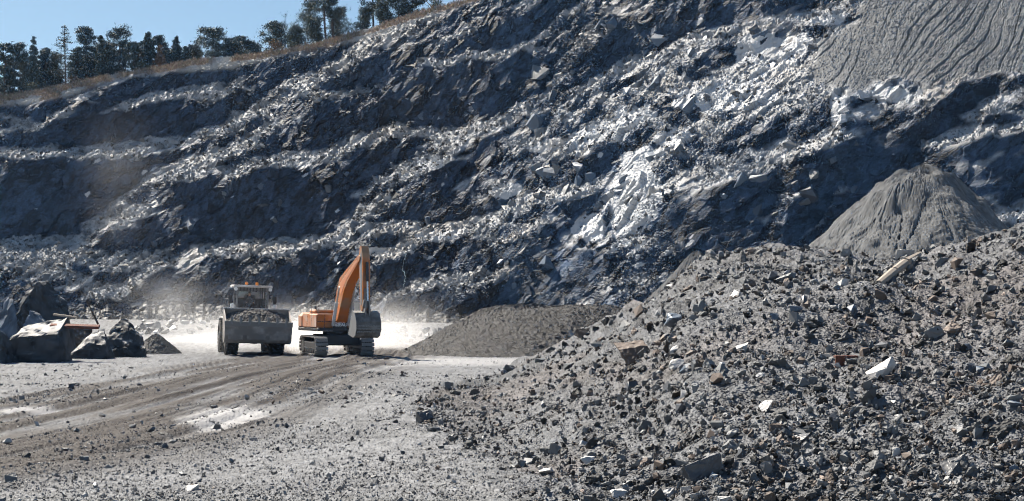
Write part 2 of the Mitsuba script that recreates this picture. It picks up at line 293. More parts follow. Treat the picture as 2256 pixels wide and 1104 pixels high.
col = np.clip(col * (1 - GM[..., None]) + gc * GM[..., None], .01, .8)
F = gridfaces(NR, NC)
ft = TM.ravel()[F].mean(1) > .5
def sub(F, m):
    u, inv = np.unique(F[m], return_inverse=True); return u, inv.reshape(-1, 3)
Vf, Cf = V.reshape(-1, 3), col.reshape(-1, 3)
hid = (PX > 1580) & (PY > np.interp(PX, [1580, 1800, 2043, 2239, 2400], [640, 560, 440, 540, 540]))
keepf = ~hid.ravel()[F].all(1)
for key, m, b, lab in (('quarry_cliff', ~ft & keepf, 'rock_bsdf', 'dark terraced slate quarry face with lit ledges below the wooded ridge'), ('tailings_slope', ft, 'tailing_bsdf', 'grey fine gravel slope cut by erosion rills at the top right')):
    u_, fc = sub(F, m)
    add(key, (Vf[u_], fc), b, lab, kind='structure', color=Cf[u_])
# the hill behind the ridge
tp = V[-1]; rows = [tp]
for k in (1.5, 5, 15, 40, 120, 300): rows.append(np.stack([V[-1, :, 0] * (1 + k / 400), V[-1, :, 1] + k, V[-1, :, 2] - .02 * k + .05 - .6 * (k > 1)], -1))
hb = np.stack(rows)
add('hilltop', (hb.reshape(-1, 3), gridfaces(len(rows), NC)), 'grass_bsdf', 'dry grassy ground behind the rim of the quarry', kind='structure', color=np.ones((hb.size // 3, 3)) * np.array([.16, .13, .09]))
RY = gaussian_filter(V[-1, :, 1], 6); RZ = V[-1, :, 2]
def ridge_at(px): return np.interp(px, cx_, RY), np.interp(px, cx_, RZ)

# ------------------------------------------------------------------ quarry floor
FCn, FRn = 780, 250
fx_ = np.linspace(-260, 2520, FCn)
fy_ = YH + 12.0 + (1230 - YH - 12) * np.linspace(0, 1, FRn) ** 1.15
FX, FY = np.meshgrid(fx_, fy_[::-1])
W = G(FX, FY)
track = [tuple(G(a, b)[:2]) for a, b in ((-700, 1060), (-200, 1000), (0, 965), (200, 920), (400, 868), (540, 828), (640, 805), (720, 790), (760, 770), (720, 740), (600, 728))]
td, ts, ta = segdist(W[..., 0], W[..., 1], track)
side, _, _ = segdist(W[..., 0], W[..., 1], [tuple(G(a, b)[:2]) for a, b in ((800, 830), (880, 880), (940, 940), (1000, 1000), (1120, 1100), (1200, 1200))])
wz = .05 * FB(W / 5, 3, 201)
along = np.stack([ts / .35, ta / 9, ta * 0], -1)
inside = sstep(6.0, 3.0, np.abs(ts))
rut = N(along, 211)
wz += inside * (.07 * rut + .03 * N(np.stack([ts / .13, ta / 5, ta * 0], -1), 212))
g1, gr1 = stones(W[..., :2] / .40, 221); g2, gr2 = stones(W[..., :2] / .17, 231); g3, gr3 = stones(W[..., :2] / .085, 241)
rough = (1 - .55 * inside)
wz += rough * (.018 * g1 * (gr1 > .75) + .010 * g2 * (.3 + .7 * (gr2 > .6)) + .006 * g3 * sstep(55, 30, W[..., 1]))
wz += .20 * np.exp(-(side / 1.1) ** 2) * (.6 + .6 * FB(W / 1.3, 3, 251))
wz += .0015 * np.random.default_rng(6).normal(size=wz.shape) * sstep(60, 25, W[..., 1])
W[..., 2] += wz
far = sstep(70, 110, W[..., 1])
fv = FB(W / 3, 4, 261); fv2 = FB(W / .5, 3, 262)
fc_ = np.array([.124, .128, .136]) * (1 + .22 * fv + .22 * fv2 + .4 * (gr2 - .5) * rough + .45 * (gr3 - .5) * rough)[..., None]
br = (inside * sstep(-.75, .15, rut + .6 * fv + .25 * sstep(-2, 2, ts)))[..., None]
fc_ = fc_ * (1 - br) + np.array([.034, .029, .0275]) * (1 + .4 * fv2)[..., None] * br
def patch(a, b, ra, rb):
    c = G(a, b); e = G(a + ra, b); g = G(a, b - rb)
    return .75 * sstep(1.25, .25, .8 * fv + .5 * fv2 + np.hypot((W[..., 0] - c[0]) / (e[0] - c[0]), (W[..., 1] - c[1]) / (g[1] - c[1])))
wp = np.clip(patch(480, 925, 95, 28) + patch(50, 905, 70, 12) + .7 * patch(960, 795, 190, 12) + .8 * patch(420, 745, 130, 14), 0, 1)[..., None]
fc_ = fc_ * (1 - wp) + np.array([.36, .36, .365]) * (1 + .1 * fv2)[..., None] * wp
fc_ = np.clip(fc_, .02, .85)
add('ground', (W.reshape(-1, 3), gridfaces(FRn, FCn)), 'floor_bsdf', 'pale gravel quarry floor with brown wheel tracks', kind='structure', color=fc_.reshape(-1, 3))
big = np.array([[-600, -60, -.35], [700, -60, -.35], [700, 17, -.35], [-600, 17, -.35], [-600, 700, -.35], [700, 700, -.35]], float)
add('ground', (big, np.array([[0, 1, 2], [0, 2, 3], [3, 2, 5], [3, 5, 4]])), 'tailing_bsdf', kind='structure', color=np.ones((6, 3)) * .25)
def floor_z(px, py):
    return map_coordinates(W[..., 2], [np.interp(-np.asarray(py, float), -fy_[::-1], np.arange(FRn)), (np.asarray(px, float) + 260) / 2780 * (FCn - 1)], order=1, mode='nearest')
def on(px, py):
    g = G(px, py); g[..., 2] = floor_z(px, py); return g

# ------------------------------------------------------------------ rubble heap on the right
RC, RR = 640, 270
rx = np.linspace(830, 2420, RC)
toe = interp(rx, [(830, 905), (900, 905), (1000, 880), (1060, 850), (1130, 806), (1140, 815), (1250, 1180), (1300, 1260), (2420, 1300)])
toe = interp(rx, [(830, 940), (900, 945), (960, 1000), (1050, 1090), (1150, 1180), (1300, 1260), (2420, 1300)])
crest = interp(rx, [(830, 935), (900, 900), (960, 862), (1050, 838), (1130, 803), (1200, 770), (1280, 735), (1380, 692), (1450, 642), (1500, 600), (1540, 566), (1600, 552), (1700, 548), (1800, 556), (1900, 568), (2000, 576), (2100, 552), (2180, 530), (2256, 505), (2420, 450)])
ycr = interp(rx, [(830, 28), (900, 32), (960, 36), (1050, 43), (1130, 52), (1280, 44), (1380, 39), (1540, 33), (1700, 31), (1900, 29), (2256, 28), (2420, 27)])
ycr = gaussian_filter(ycr, 12, mode='nearest'); crest = gaussian_filter(crest, 5, mode='nearest')
ytoe = FL * (CH + .1) / (toe - YH)
s_ = np.linspace(0, 1, RR)[:, None]
rpy = toe * (1 - s_) + crest * s_
inv = (1 / ytoe) * (1 - s_ ** 1.25) + (1 / ycr) * s_ ** 1.25
RV = P(np.broadcast_to(rx, rpy.shape), rpy, 1 / inv)
bk = []
for k, dz in ((.5, -.15), (1.5, -.8), (4, -2.6), (9, -6)):
    b = RV[-1].copy(); b[:, 1] += k; b[:, 2] = np.maximum(b[:, 2] + dz, -.4); bk.append(b)
RV = np.concatenate([RV, np.stack(bk)], 0)
rn = gridnormals(RV); rn *= np.sign(rn[..., 2:3] + 1e-9)
rq = RV[..., :2]
amp = sstep(880, 1250, RV[..., 0] / RV[..., 1] * FL + CX) * .75 + .25
RD = (.40 * FB(RV / 2.4, 3, 301) + .12 * FB(RV / .7, 2, 302)) * amp
w1, wr1 = stones(np.stack([RV[..., 0], RV[..., 1] * .8 + RV[..., 2] * .8], -1) / 0.62, 311)
w2, wr2 = stones(np.stack([RV[..., 0], RV[..., 1] * .8 + RV[..., 2] * .8], -1) / 0.26, 321)
w3, wr3 = stones(np.stack([RV[..., 0], RV[..., 1] * .8 + RV[..., 2] * .8], -1) / 0.12, 331)
RD += (.04 * w1 * (wr1 > .5) + .018 * w2 + .010 * w3) * amp
RD += .006 * FB(RV / .3, 3, 342) + .0015 * np.random.default_rng(7).normal(size=RD.shape)
ed = np.minimum(1, np.concatenate([np.broadcast_to(s_ * 12, rpy.shape), np.ones((4, RC))], 0))
RVd = RV + rn * (RD * ed)[..., None]
rv = FB(RV / 1.6, 4, 341); rv2 = FB(RVd / .22, 3, 342)
rc_ = np.array([.078, .082, .090]) * np.clip(1 + .3 * rv + .35 * rv2 + .55 * (wr2 - .5) + .6 * (wr3 - .5) + .08 * np.random.default_rng(9).normal(size=rv.shape), .2, 2.5)[..., None]
bm = (sstep(-.05, .4, FB(RV / 2.7, 3, 343)) * .42)[..., None]
rc_ = rc_ * (1 - bm) + rc_ * np.array([1.12, .86, .72]) * bm
rc_ = np.clip(rc_, .02, .7)
add('rubble_slope', (RVd.reshape(-1, 3), gridfaces(*RV.shape[:2])), 'rubble_bsdf', 'rough brown grey rubble slope filling the right foreground', kind='structure', color=rc_.reshape(-1, 3))
def rub(px, py):
    """the point of the rubble slope seen at a photo pixel"""
    i = np.clip(np.interp(px, rx, np.arange(RC)), 0, RC - 1); i0 = int(round(i))
    t = np.clip((toe[i0] - py) / (toe[i0] - crest[i0]), 0, 1)
    k = int(round(t * (RR - 1)))
    return RVd[k, i0], rn[k, i0]

# talus apron along the foot of the wall
ax_ = np.linspace(-150, 1350, 520); yf = interp(ax_, [(-200, 706), (450, 706), (850, 716), (1200, 728), (1400, 735)])
for _ in range(3): Yf = np.exp(Uat(ax_, yf)); yf = YH + FL * CH / Yf
v_ = np.linspace(0, 1, 26)[:, None]
hh = .3 + 2.2 * np.clip(FB(np.stack([ax_ / 55, ax_ * 0, ax_ * 0], -1), 3, 401) + .28, 0, 1) + .5 * FB(np.stack([ax_ / 9, ax_ * 0, ax_ * 0], -1), 2, 402)
hh = np.clip(hh, .2, 4); Yt = Yf + 1.2 - v_ * 0; wid = 2 + 2.3 * hh
TY = (Yf + 1.5) - v_[::-1] * wid; TZ = hh * v_ ** .9 - .1
TX = (ax_ - CX) / FL * TY
TP = np.stack([TX, TY, TZ], -1); tn_ = gridnormals(TP); tn_ *= np.sign(tn_[..., 2:3] + 1e-9)
k1, kr1 = stones(np.stack([TX, TY + TZ * 1.5], -1) / 1.3, 411); k2, kr2 = stones(np.stack([TX, TY + TZ * 1.5], -1) / .5, 412)
TPd = TP + tn_ * (.45 * k1 * (kr1 > .4) + .16 * k2)[..., None] * np.minimum(1, v_ * 8)[..., None]
tcol = np.array([.055, .057, .061]) * np.clip(1 + .4 * FB(TP / 3, 3, 413) + 1.1 * (kr1 - .5) + .8 * (kr2 - .5), .2, 2.4)[..., None]
add('talus', (TPd.reshape(-1, 3), gridfaces(26, 520)), 'rock_bsdf', 'rubble apron along the foot of the quarry face', kind='structure', color=tcol.reshape(-1, 3))
#__PART2__
# ------------------------------------------------------------------ mesh builders
from shapely.geometry import Polygon
def hull(p):
    h = ConvexHull(p); f = h.simplices.copy(); c = p[h.vertices].mean(0)
    n = np.cross(p[f[:, 1]] - p[f[:, 0]], p[f[:, 2]] - p[f[:, 0]])
    fl = ((p[f[:, 0]] - c) * n).sum(1) < 0; f[fl] = f[fl][:, ::-1]
    u, inv = np.unique(f, return_inverse=True)
    return trimesh.Trimesh(p[u], inv.reshape(-1, 3), process=False)
def bx(x0, x1, y0, y1, z0, z1, c=.02):
    c = min(c, (x1 - x0) * .3, (y1 - y0) * .3, (z1 - z0) * .3); p = []
    for x, sx in ((x0, 1), (x1, -1)):
        for y, sy in ((y0, 1), (y1, -1)):
            for z, sz in ((z0, 1), (z1, -1)):
                p += [(x + sx * c, y + sy * c, z), (x + sx * c, y, z + sz * c), (x, y + sy * c, z + sz * c)]
    return hull(np.array(p, float))
def cyl(p0, p1, r, n=12, r1=None):
    p0, p1 = np.array(p0, float), np.array(p1, float); d = p1 - p0; d /= np.linalg.norm(d)
    a = np.cross(d, [0, 0, 1] if abs(d[2]) < .9 else [1, 0, 0]); a /= np.linalg.norm(a); b = np.cross(d, a)
    t = np.arange(n) * 2 * np.pi / n; ring = np.cos(t)[:, None] * a + np.sin(t)[:, None] * b
    return hull(np.vstack([p0 + r * ring, p1 + (r if r1 is None else r1) * ring]))
def pris(poly, x0, x1, hole=None):
    """a (y, z) outline extruded from x0 to x1"""
    m = trimesh.creation.extrude_polygon(Polygon(poly), x1 - x0, engine='earcut')
    v = m.vertices; return trimesh.Trimesh(np.stack([v[:, 2] + x0, v[:, 0], v[:, 1]], 1), m.faces, process=False)
def lathe_x(prof, n=36):
    """profile of (x, radius) spun about the x axis, closed"""
    pr = np.array(prof, float); t = np.arange(n) * 2 * np.pi / n; m = len(pr)
    v = np.stack([np.repeat(pr[:, 0][None], n, 0), np.cos(t)[:, None] * pr[:, 1], np.sin(t)[:, None] * pr[:, 1]], -1).reshape(-1, 3)
    i = np.arange(n * m).reshape(n, m); j = np.roll(i, -1, 0)
    a, b = i[:, :-1].ravel(), i[:, 1:].ravel(); c, d = j[:, 1:].ravel(), j[:, :-1].ravel()
    return trimesh.Trimesh(v, np.vstack([np.stack([a, c, b], 1), np.stack([a, d, c], 1)]), process=False)
def cat(*m): return trimesh.util.concatenate([x for x in m])
def xf(loc, yaw=0, roll=0, pitch=0):
    def R(a, ax): return trimesh.transformations.rotation_matrix(a, ax)
    M = R(yaw, [0, 0, 1]) @ R(roll, [0, 1, 0]) @ R(pitch, [1, 0, 0]); M[:3, 3] = loc; return M
def rotr(rg):
    qn = rg.normal(size=4); return trimesh.transformations.quaternion_matrix(qn / np.linalg.norm(qn))[:3, :3]

# ------------------------------------------------------------------ rocks
def rock(seed, dims, n=16, box=.5, detail=0, jag=.085):
    """an angular stone: the hull of points on a boxy ellipsoid; detail > 0 adds broken relief on the facets"""
    rg = np.random.default_rng(seed)
    d = rg.normal(size=(n, 3)); d /= np.linalg.norm(d, axis=1, keepdims=True)
    d = np.sign(d) * np.abs(d) ** box; d /= np.abs(d).max(1, keepdims=True) ** .6
    d *= rg.uniform(.8, 1.05, (n, 1))
    m = hull(d * np.array(dims) / 2)
    for _ in range(detail): m = m.subdivide()
    if detail:
        m = trimesh.Trimesh(m.vertices, m.faces, process=True); v = m.vertices; s = max(dims)
        h = .5 * FB(v / s * 4 + seed, 3, seed) + .35 * facet(np.stack([v[:, 0] + v[:, 1] * .6, v[:, 2] + v[:, 1] * .5], 1) / s * 5, seed)[0]
        m = trimesh.Trimesh(v + m.vertex_normals * (h * jag * s)[:, None], m.faces, process=False)
    return m
SMALL = [rock(900 + i, (1, .8, .6), 7 + i % 2, .6) for i in range(8)]
MED = [rock(950 + i, (1, .85, .7), 10 + i % 2, .85) for i in range(8)]
def scatter(pts, size, seed, cols, SMALL=SMALL):
    rg = np.random.default_rng(seed); vs, fs, cs, o = [], [], [], 0
    for p, s, c in zip(pts, size, cols):
        m = SMALL[rg.integers(8)]
        v = (m.vertices * s * rg.uniform(.7, 1.3, 3)) @ rotr(rg).T + p
        vs.append(v); fs.append(m.faces + o); o += len(v); cs.append(np.repeat(c[None], len(v), 0))
    return (np.vstack(vs), np.vstack(fs)), np.vstack(cs)
# gravel on the floor
rg = np.random.default_rng(21); n = 52000
gpx = rg.uniform(-60, 1260, n); gpy = 790 + 340 * rg.uniform(0, 1, n) ** .8
gp = on(gpx, gpy); keep = (np.abs(segdist(gp[:, 0], gp[:, 1], track)[1]) > rg.uniform(0, 3.2, n)) & (FB(gp / 2.2, 3, 55) + .45 > rg.uniform(0, 1, n))
gp = gp[keep]; n = len(gp)
gs = np.clip(rg.lognormal(math.log(.023), .62, n), .013, .16) * np.clip(gp[:, 1] / 26, .75, 1.6)
gc_ = rg.uniform(.045, .26, (n, 1)) * np.array([1, .985, .97]) * np.where(rg.uniform(size=(n, 1)) < .06, 1.9, 1)
gp[:, 2] += .008
m, c = scatter(gp, gs, 22, gc_)
add('gravel', m, 'floor_bsdf', 'loose pale and dark gravel strewn over the quarry floor', 'gravel', kind='stuff', color=c)
# small stones of the rubble slope
n = 25000; ii = rg.integers(0, RC, n); kk = (rg.uniform(0, 1, n) * (RR - 1)).astype(int)
rp = RVd[kk, ii] + rn[kk, ii] * .03
rs = np.clip(rg.lognormal(math.log(.046), .7, n), .022, .36) * np.clip(rp[:, 1] / 24, .8, 1.8)
rs *= np.interp(rx[ii], [850, 1200, 1400], [.5, .7, 1])
rcx = (.02 + .17 * rg.uniform(0, 1, (n, 1)) ** 1.3) * np.where(rg.uniform(size=(n, 1)) < .18, np.array([1, .82, .72]), np.array([.97, .99, 1.02])) * np.where(rg.uniform(size=(n, 1)) < .05, 1.8, 1)
m, c = scatter(rp, rs, 23, rcx, MED)
add('rubble', m, 'rubble_bsdf', 'small broken stones covering the rubble slope', 'rubble', kind='stuff', color=c)
# scree on the ledges of the wall
n = 90000; ci = rg.integers(0, NC, n); ri = rg.integers(4, NR - 3, n)
ok = (LF[ri, ci] > rg.uniform(-.2, .9, n)) & (LP[ri, ci] < rg.uniform(.05, .9, n)) & (TM[ri, ci] < .3) & (GM[ri, ci] < .4); ci, ri = ci[ok][:26000], ri[ok][:26000]; n = len(ci)
sp = V[ri, ci]; ss = np.clip(rg.lognormal(math.log(.30), .5, n), .14, 1.4) * np.clip(sp[:, 1] / 170, .6, 1.2)
m, c = scatter(sp, ss, 24, (.025 + .20 * rg.uniform(0, 1, (n, 1)) ** 1.6) * np.array([.97, 1, 1.05]))
add('scree', m, 'rock_bsdf', 'loose rock debris lying on the ledges of the quarry face', 'scree', kind='stuff', color=c)

# blocks that jut out of the face
rg = np.random.default_rng(33)
B6 = [[mikit.ply(rock(700 + i, (1, .9, .75), 11 + i % 4, .45, 2, .035), b) for i in range(5)] for b in ('stone_blue', 'stone_dark', 'stone_mid')]
cnt = 0
while cnt < 110:
    cpx, cpy = (rg.uniform(1180, 1920), rg.uniform(50, 470)) if rg.uniform() < .7 else (rg.uniform(300, 1250), rg.uniform(200, 640))
    ci = int(np.interp(cpx, cx_, np.arange(NC))); ri = int(np.argmin(np.abs(PY[:, ci] - cpy)))
    if TM[ri, ci] > .2 or GM[ri, ci] > .2 or ri < 8 or ri > NR - 8 or cpy > ybase[ci] - 10: continue
    k = V[ri, ci, 1] / FL; s_m = k * rg.uniform(16, 46) * (1 if cpx > 1180 else .6)
    M4 = np.eye(4); M4[:3, :3] = rotr(rg) @ np.diag(rg.uniform(.7, 1.25, 3)) * s_m; M4[:3, 3] = V[ri, ci] + np.array([0, .12, -.1]) * s_m
    w3_ = rg.choice(3, p=[.5, .25, .25]); nm = ('blue grey', 'dark', 'grey')[w3_]; wh = 'right of the excavator' if cpx > 1180 else 'on the left and middle ledges'
    add('jutting_block', B6[w3_][rg.integers(5)], None, f'{nm} angular block jutting from the quarry face {wh}', 'rock', f'{nm} blocks jutting from the face {wh}', to_world=T(M4.tolist())); cnt += 1

# boulders by the road, left: centre column, bottom row, width, height, depth (m), seed, yaw, material, label, lift
def place_rock(name, seed, dims, loc, yaw, bs, label, cat_='rock', group=None, tilt=(0, 0), n=18, box=.5, detail=2, jag=.085):
    m = rock(seed, dims, n, box, detail, jag)
    m.apply_transform(xf((0, 0, 0), yaw, tilt[0], tilt[1])); m.apply_translation(np.array(loc) - [0, 0, m.bounds[0][2] * 0])
    return add(name, m, bs, label, cat_, group)
def shaped(name, pts, loc, bs, label, seed, cat_='boulder', group=None, detail=4, jag=.11):
    m = hull(np.array(pts, float))
    for _ in range(detail): m = m.subdivide()
    m = trimesh.Trimesh(m.vertices, m.faces, process=True); v = m.vertices; s = np.ptp(v, 0).max()
    h = .55 * FB(v / s * 4.5 + seed, 4, seed) + .4 * facet(np.stack([v[:, 0] + v[:, 1] * .6, v[:, 2] * .8 + v[:, 1] * .5], 1) / s * 4.5, seed)[0]
    m = trimesh.Trimesh(v + m.vertex_normals * (h * jag * s)[:, None] + np.array(loc), m.faces, process=False)
    dz = sstep(.6, .95, m.vertex_normals[:, 2] + .45 * FB(v / .4, 4, seed)); b_ = {'stone_blue': (.075, .095, .125), 'stone_brown': (.07, .055, .045)}.get(bs, (.038, .041, .046))  # upward facets paler: dust, and sunlit tops put into the colour
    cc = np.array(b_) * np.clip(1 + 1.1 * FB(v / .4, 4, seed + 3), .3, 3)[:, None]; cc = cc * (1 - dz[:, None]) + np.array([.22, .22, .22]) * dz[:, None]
    return add(name, m, 'rock_bsdf', label, cat_, group, color=np.clip(cc, .01, .8))
BG = 'boulders heaped beside the road'
def bl(px, py): return G(px, py)
o = bl(85, 797)
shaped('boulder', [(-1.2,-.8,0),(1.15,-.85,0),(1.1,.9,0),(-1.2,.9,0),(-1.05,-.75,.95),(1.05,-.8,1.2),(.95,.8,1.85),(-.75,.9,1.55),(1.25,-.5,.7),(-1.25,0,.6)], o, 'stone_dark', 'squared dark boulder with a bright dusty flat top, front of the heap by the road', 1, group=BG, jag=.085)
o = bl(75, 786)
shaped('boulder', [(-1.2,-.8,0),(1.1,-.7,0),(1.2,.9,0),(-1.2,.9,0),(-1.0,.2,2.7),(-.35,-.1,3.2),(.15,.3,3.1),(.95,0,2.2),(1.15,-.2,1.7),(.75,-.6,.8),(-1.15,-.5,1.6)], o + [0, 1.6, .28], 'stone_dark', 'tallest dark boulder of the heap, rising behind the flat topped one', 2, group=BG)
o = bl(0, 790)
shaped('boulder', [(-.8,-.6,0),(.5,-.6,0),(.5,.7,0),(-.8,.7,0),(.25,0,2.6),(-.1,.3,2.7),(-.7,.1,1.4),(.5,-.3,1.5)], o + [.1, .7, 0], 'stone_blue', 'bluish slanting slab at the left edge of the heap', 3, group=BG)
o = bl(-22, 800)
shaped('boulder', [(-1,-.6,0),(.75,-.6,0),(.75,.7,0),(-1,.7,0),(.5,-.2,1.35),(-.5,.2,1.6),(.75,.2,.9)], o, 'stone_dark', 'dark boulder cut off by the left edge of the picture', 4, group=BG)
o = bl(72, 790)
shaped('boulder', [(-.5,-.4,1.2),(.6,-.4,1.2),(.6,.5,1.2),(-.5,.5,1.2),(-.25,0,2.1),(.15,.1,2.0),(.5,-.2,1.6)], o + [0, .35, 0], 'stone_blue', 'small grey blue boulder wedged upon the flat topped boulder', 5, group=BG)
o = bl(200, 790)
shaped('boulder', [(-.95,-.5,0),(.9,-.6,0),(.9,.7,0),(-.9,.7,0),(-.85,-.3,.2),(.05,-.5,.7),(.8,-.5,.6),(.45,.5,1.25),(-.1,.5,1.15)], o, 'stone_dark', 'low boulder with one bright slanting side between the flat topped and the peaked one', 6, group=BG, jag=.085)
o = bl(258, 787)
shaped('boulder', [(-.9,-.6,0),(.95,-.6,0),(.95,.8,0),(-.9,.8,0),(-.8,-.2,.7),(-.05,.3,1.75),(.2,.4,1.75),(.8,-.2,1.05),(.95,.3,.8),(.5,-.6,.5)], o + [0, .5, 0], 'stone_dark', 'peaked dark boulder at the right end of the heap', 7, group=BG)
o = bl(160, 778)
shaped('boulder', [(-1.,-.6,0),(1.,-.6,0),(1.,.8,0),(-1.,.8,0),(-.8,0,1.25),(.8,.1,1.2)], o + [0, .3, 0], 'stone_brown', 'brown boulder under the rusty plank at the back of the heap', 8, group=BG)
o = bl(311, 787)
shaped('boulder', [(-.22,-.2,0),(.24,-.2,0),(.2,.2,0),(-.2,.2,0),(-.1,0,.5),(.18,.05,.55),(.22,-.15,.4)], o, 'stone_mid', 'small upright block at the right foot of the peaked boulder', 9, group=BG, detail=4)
o = bl(238, 752)
mat('rust', (.10, .042, .03), .8, .2); mat('wood_pale', (.24, .21, .18), .85, .2); mat('wood_dark', (.06, .045, .035), .85, .2)
c0 = P(165, 719, 59.0)
pl = bx(-1.0, 1.0, -.16, .16, -.06, .06, .01); add('rusty_plank', pl.apply_transform(xf(c0, .1, .03, .25)) and pl, 'rust', 'rusty red steel plank lying across the boulders', 'plank')
add('pole', cyl(P(216, 714, 58.6), P(191, 662, 58.9), .045, 8, .03), 'wood_dark', 'thin dark pole leaning up out of the boulder heap', 'pole')
add('branch', cat(cyl(P(118, 693, 60.5), P(150, 697, 60.2), .05, 7), cyl(P(150, 697, 60.2), P(170, 700, 60), .05, 7, .025)), 'wood_pale', 'pale broken branch lying behind the tallest boulder', 'branch')

# ------------------------------------------------------------------ heaps
def heap(name, c, rxm, rym, H, seed, bs, colr, label, prof=1.5, rills=0, nr=90, na=240, rough=.05, cap=.86):
    r, a = np.meshgrid(np.linspace(0, 1, nr) ** .8, np.linspace(0, 2 * np.pi, na), indexing='ij')
    w = 1 + .12 * N(np.stack([np.cos(a) * 1.5 + seed, np.sin(a) * 1.5, a * 0], -1), seed)
    X = r * np.cos(a) * rxm * w; Y = r * np.sin(a) * rym * w
    h = (1 - r) * prof; h = np.where(h > cap, cap + (1 - cap) * np.tanh((h - cap) / (1 - cap)), h)
    Zz = H * h * (1 + .12 * FB(np.stack([X / 3, Y / 3, X * 0 + seed], -1), 3, seed))
    pp = np.stack([X + c[0], Y + c[1], Zz + c[2]], -1)
    g, gr = stones(pp[..., :2] / (rough * 4), seed)
    Zz = Zz + rough * .35 * np.random.default_rng(seed).normal(size=Zz.shape) + rough * .9 * g * (gr > .4) + rough * .8 * FB(pp / (rough * 9), 3, seed + 1)
    if rills:
        t = a * rills / (2 * np.pi) + 2.2 * N(np.stack([np.cos(a) * 4, np.sin(a) * 4, r * 4 + a * 0], -1), seed + 2) + .35 * N(np.stack([np.cos(a) * 14, np.sin(a) * 14, r * 9 + a * 0], -1), seed + 3)
        fr = np.abs(t - np.floor(t) - .5) * 2
        Zz = Zz - .42 * sstep(.66, 1, fr) * sstep(.08, .4, r) * h2(np.floor(t), np.floor(t) * 0, seed) ** 1.5 * sstep(-.4, .2, N(np.stack([np.floor(t) * 3.1, r * 5, r * 0], -1), seed + 7))
        fr2 = np.abs(t * 2.7 - np.floor(t * 2.7) - .5) * 2
        Zz = Zz - .16 * sstep(.7, 1, fr2) * sstep(.15, .5, r) * h2(np.floor(t * 2.7), np.floor(t) * 0, seed + 8)
    pp[..., 2] = Zz + c[2] - .1
    col = np.array(colr) * (1 + .25 * FB(pp / 1.5, 3, seed + 4) + .6 * (gr - .5))[..., None] * (1 + .25 * FB(pp / .25, 2, seed + 5))[..., None]
    add(name, (pp.reshape(-1, 3), gridfaces(nr, na)), bs, label, 'gravel heap', color=np.clip(col.reshape(-1, 3), .01, .8))
    return pp
heap('gravel_heap', (2.0, 71.5, 0), 8.2, 9.0, 2.3, 401, 'rubble_bsdf', (.028, .027, .028), 'broad dark gravel heap right of the orange excavator', 1.7, rough=.075, nr=85, na=280)
heap('gravel_heap', tuple(G(345, 778)), 1.35, 1.5, .95, 402, 'rubble_bsdf', (.075, .074, .073), 'small gravel heap at the right end of the boulder heap', 1.15, rough=.05, nr=50, na=110)
heap('gravel_heap', (33.2, 113.5, -1), 17.8, 18.5, 15.0, 403, 'tailing_bsdf', (.066, .069, .073), 'tall grey gravel cone with erosion rills against the dark quarry wall', 1.04, cap=.93, rills=34, nr=125, na=390, rough=.06)
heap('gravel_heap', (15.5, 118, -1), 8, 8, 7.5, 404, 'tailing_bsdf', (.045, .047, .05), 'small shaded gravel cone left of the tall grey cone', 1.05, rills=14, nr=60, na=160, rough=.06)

# ------------------------------------------------------------------ stones one can tell apart
def on_rubble(px, py, w, hgt, seed, bs, label, name='rock', yaw=None, tilt=None, n=14, box=.6, group=None, cat_='rock', dz=.3, dep=.8):
    p, nn = rub(px, py + hgt * .3); k = p[1] / FL
    dims = (w * k, max(w, hgt) * k * dep, hgt * k)
    rg_ = np.random.default_rng(seed)
    return place_rock(name, seed, dims, p + np.array([0, .1, dims[2] * dz]), rg_.uniform(-.3, .3) if yaw is None else yaw, bs, label, cat_, group, tilt or (0, 0), n, box, 1 if w < 30 else 4, .08)
R_ = on_rubble
R_(1484, 700, 58, 46, 501, 'stone_blue', 'blue grey pointed rock on the upper left shoulder of the rubble slope', n=9)
R_(1390, 765, 70, 78, 502, 'stone_brown', 'big brown shadowed boulder at the left margin of the rubble slope', tilt=(-.5, 0), n=14)
R_(1625, 753, 66, 20, 503, 'stone_pale', 'pale flat slab tilted up to the right in the middle of the rubble slope', tilt=(-.55, .3), n=10)
R_(1945, 842, 92, 34, 504, 'stone_pale', 'large white slab lying aslant, brightest on the rubble slope', tilt=(-.6, .55), n=10, dz=.5)
R_(1545, 1015, 96, 52, 505, 'stone_dark', 'large dark squared block with a bright upper edge, low on the rubble slope', tilt=(-.35, -.38), n=13, box=.4)
R_(1506, 1062, 32, 26, 506, 'stone_pale', 'white stone just below the large dark squared block')
R_(1998, 570, 44, 28, 507, 'stone_pale', 'pale wedge shaped rock on the crest of the rubble slope', n=8)
R_(1690, 886, 38, 34, 508, 'stone_pale', 'white upright stone in the middle of the rubble slope', tilt=(-.5, 0), n=9)
R_(1488, 772, 28, 24, 509, 'stone_pale', 'white rounded stone on the left of the rubble slope')
R_(1500, 812, 36, 26, 510, 'stone_pale', 'pale lumpy rock below the white rounded stone', n=20)
R_(1980, 997, 27, 24, 511, 'stone_pale', 'white cube shaped stone low on the rubble slope', box=.35, n=14)
R_(1757, 694, 34, 24, 512, 'stone_blue', 'blue grey rock upright in the upper rubble slope', n=9)
R_(1709, 706, 22, 20, 513, 'stone_blue', 'small bluish stone left of the blue grey upright rock')
R_(1900, 1030, 24, 22, 514, 'stone_dark', 'dark stone beside the white cube shaped stone')
R_(1860, 648, 24, 24, 515, 'stone_pale', 'small white stone below the old log')
R_(1735, 625, 52, 22, 516, 'stone_mid', 'grey layered rock on the upper rubble slope', n=12, tilt=(-.3, .1))
R_(2105, 1030, 84, 44, 517, 'stone_dark', 'dark sunken boulder low at the right of the rubble slope', tilt=(-.5, .2), n=12)
R_(1995, 925, 40, 36, 518, 'stone_mid', 'grey angular rock right below the large white slab', n=10)
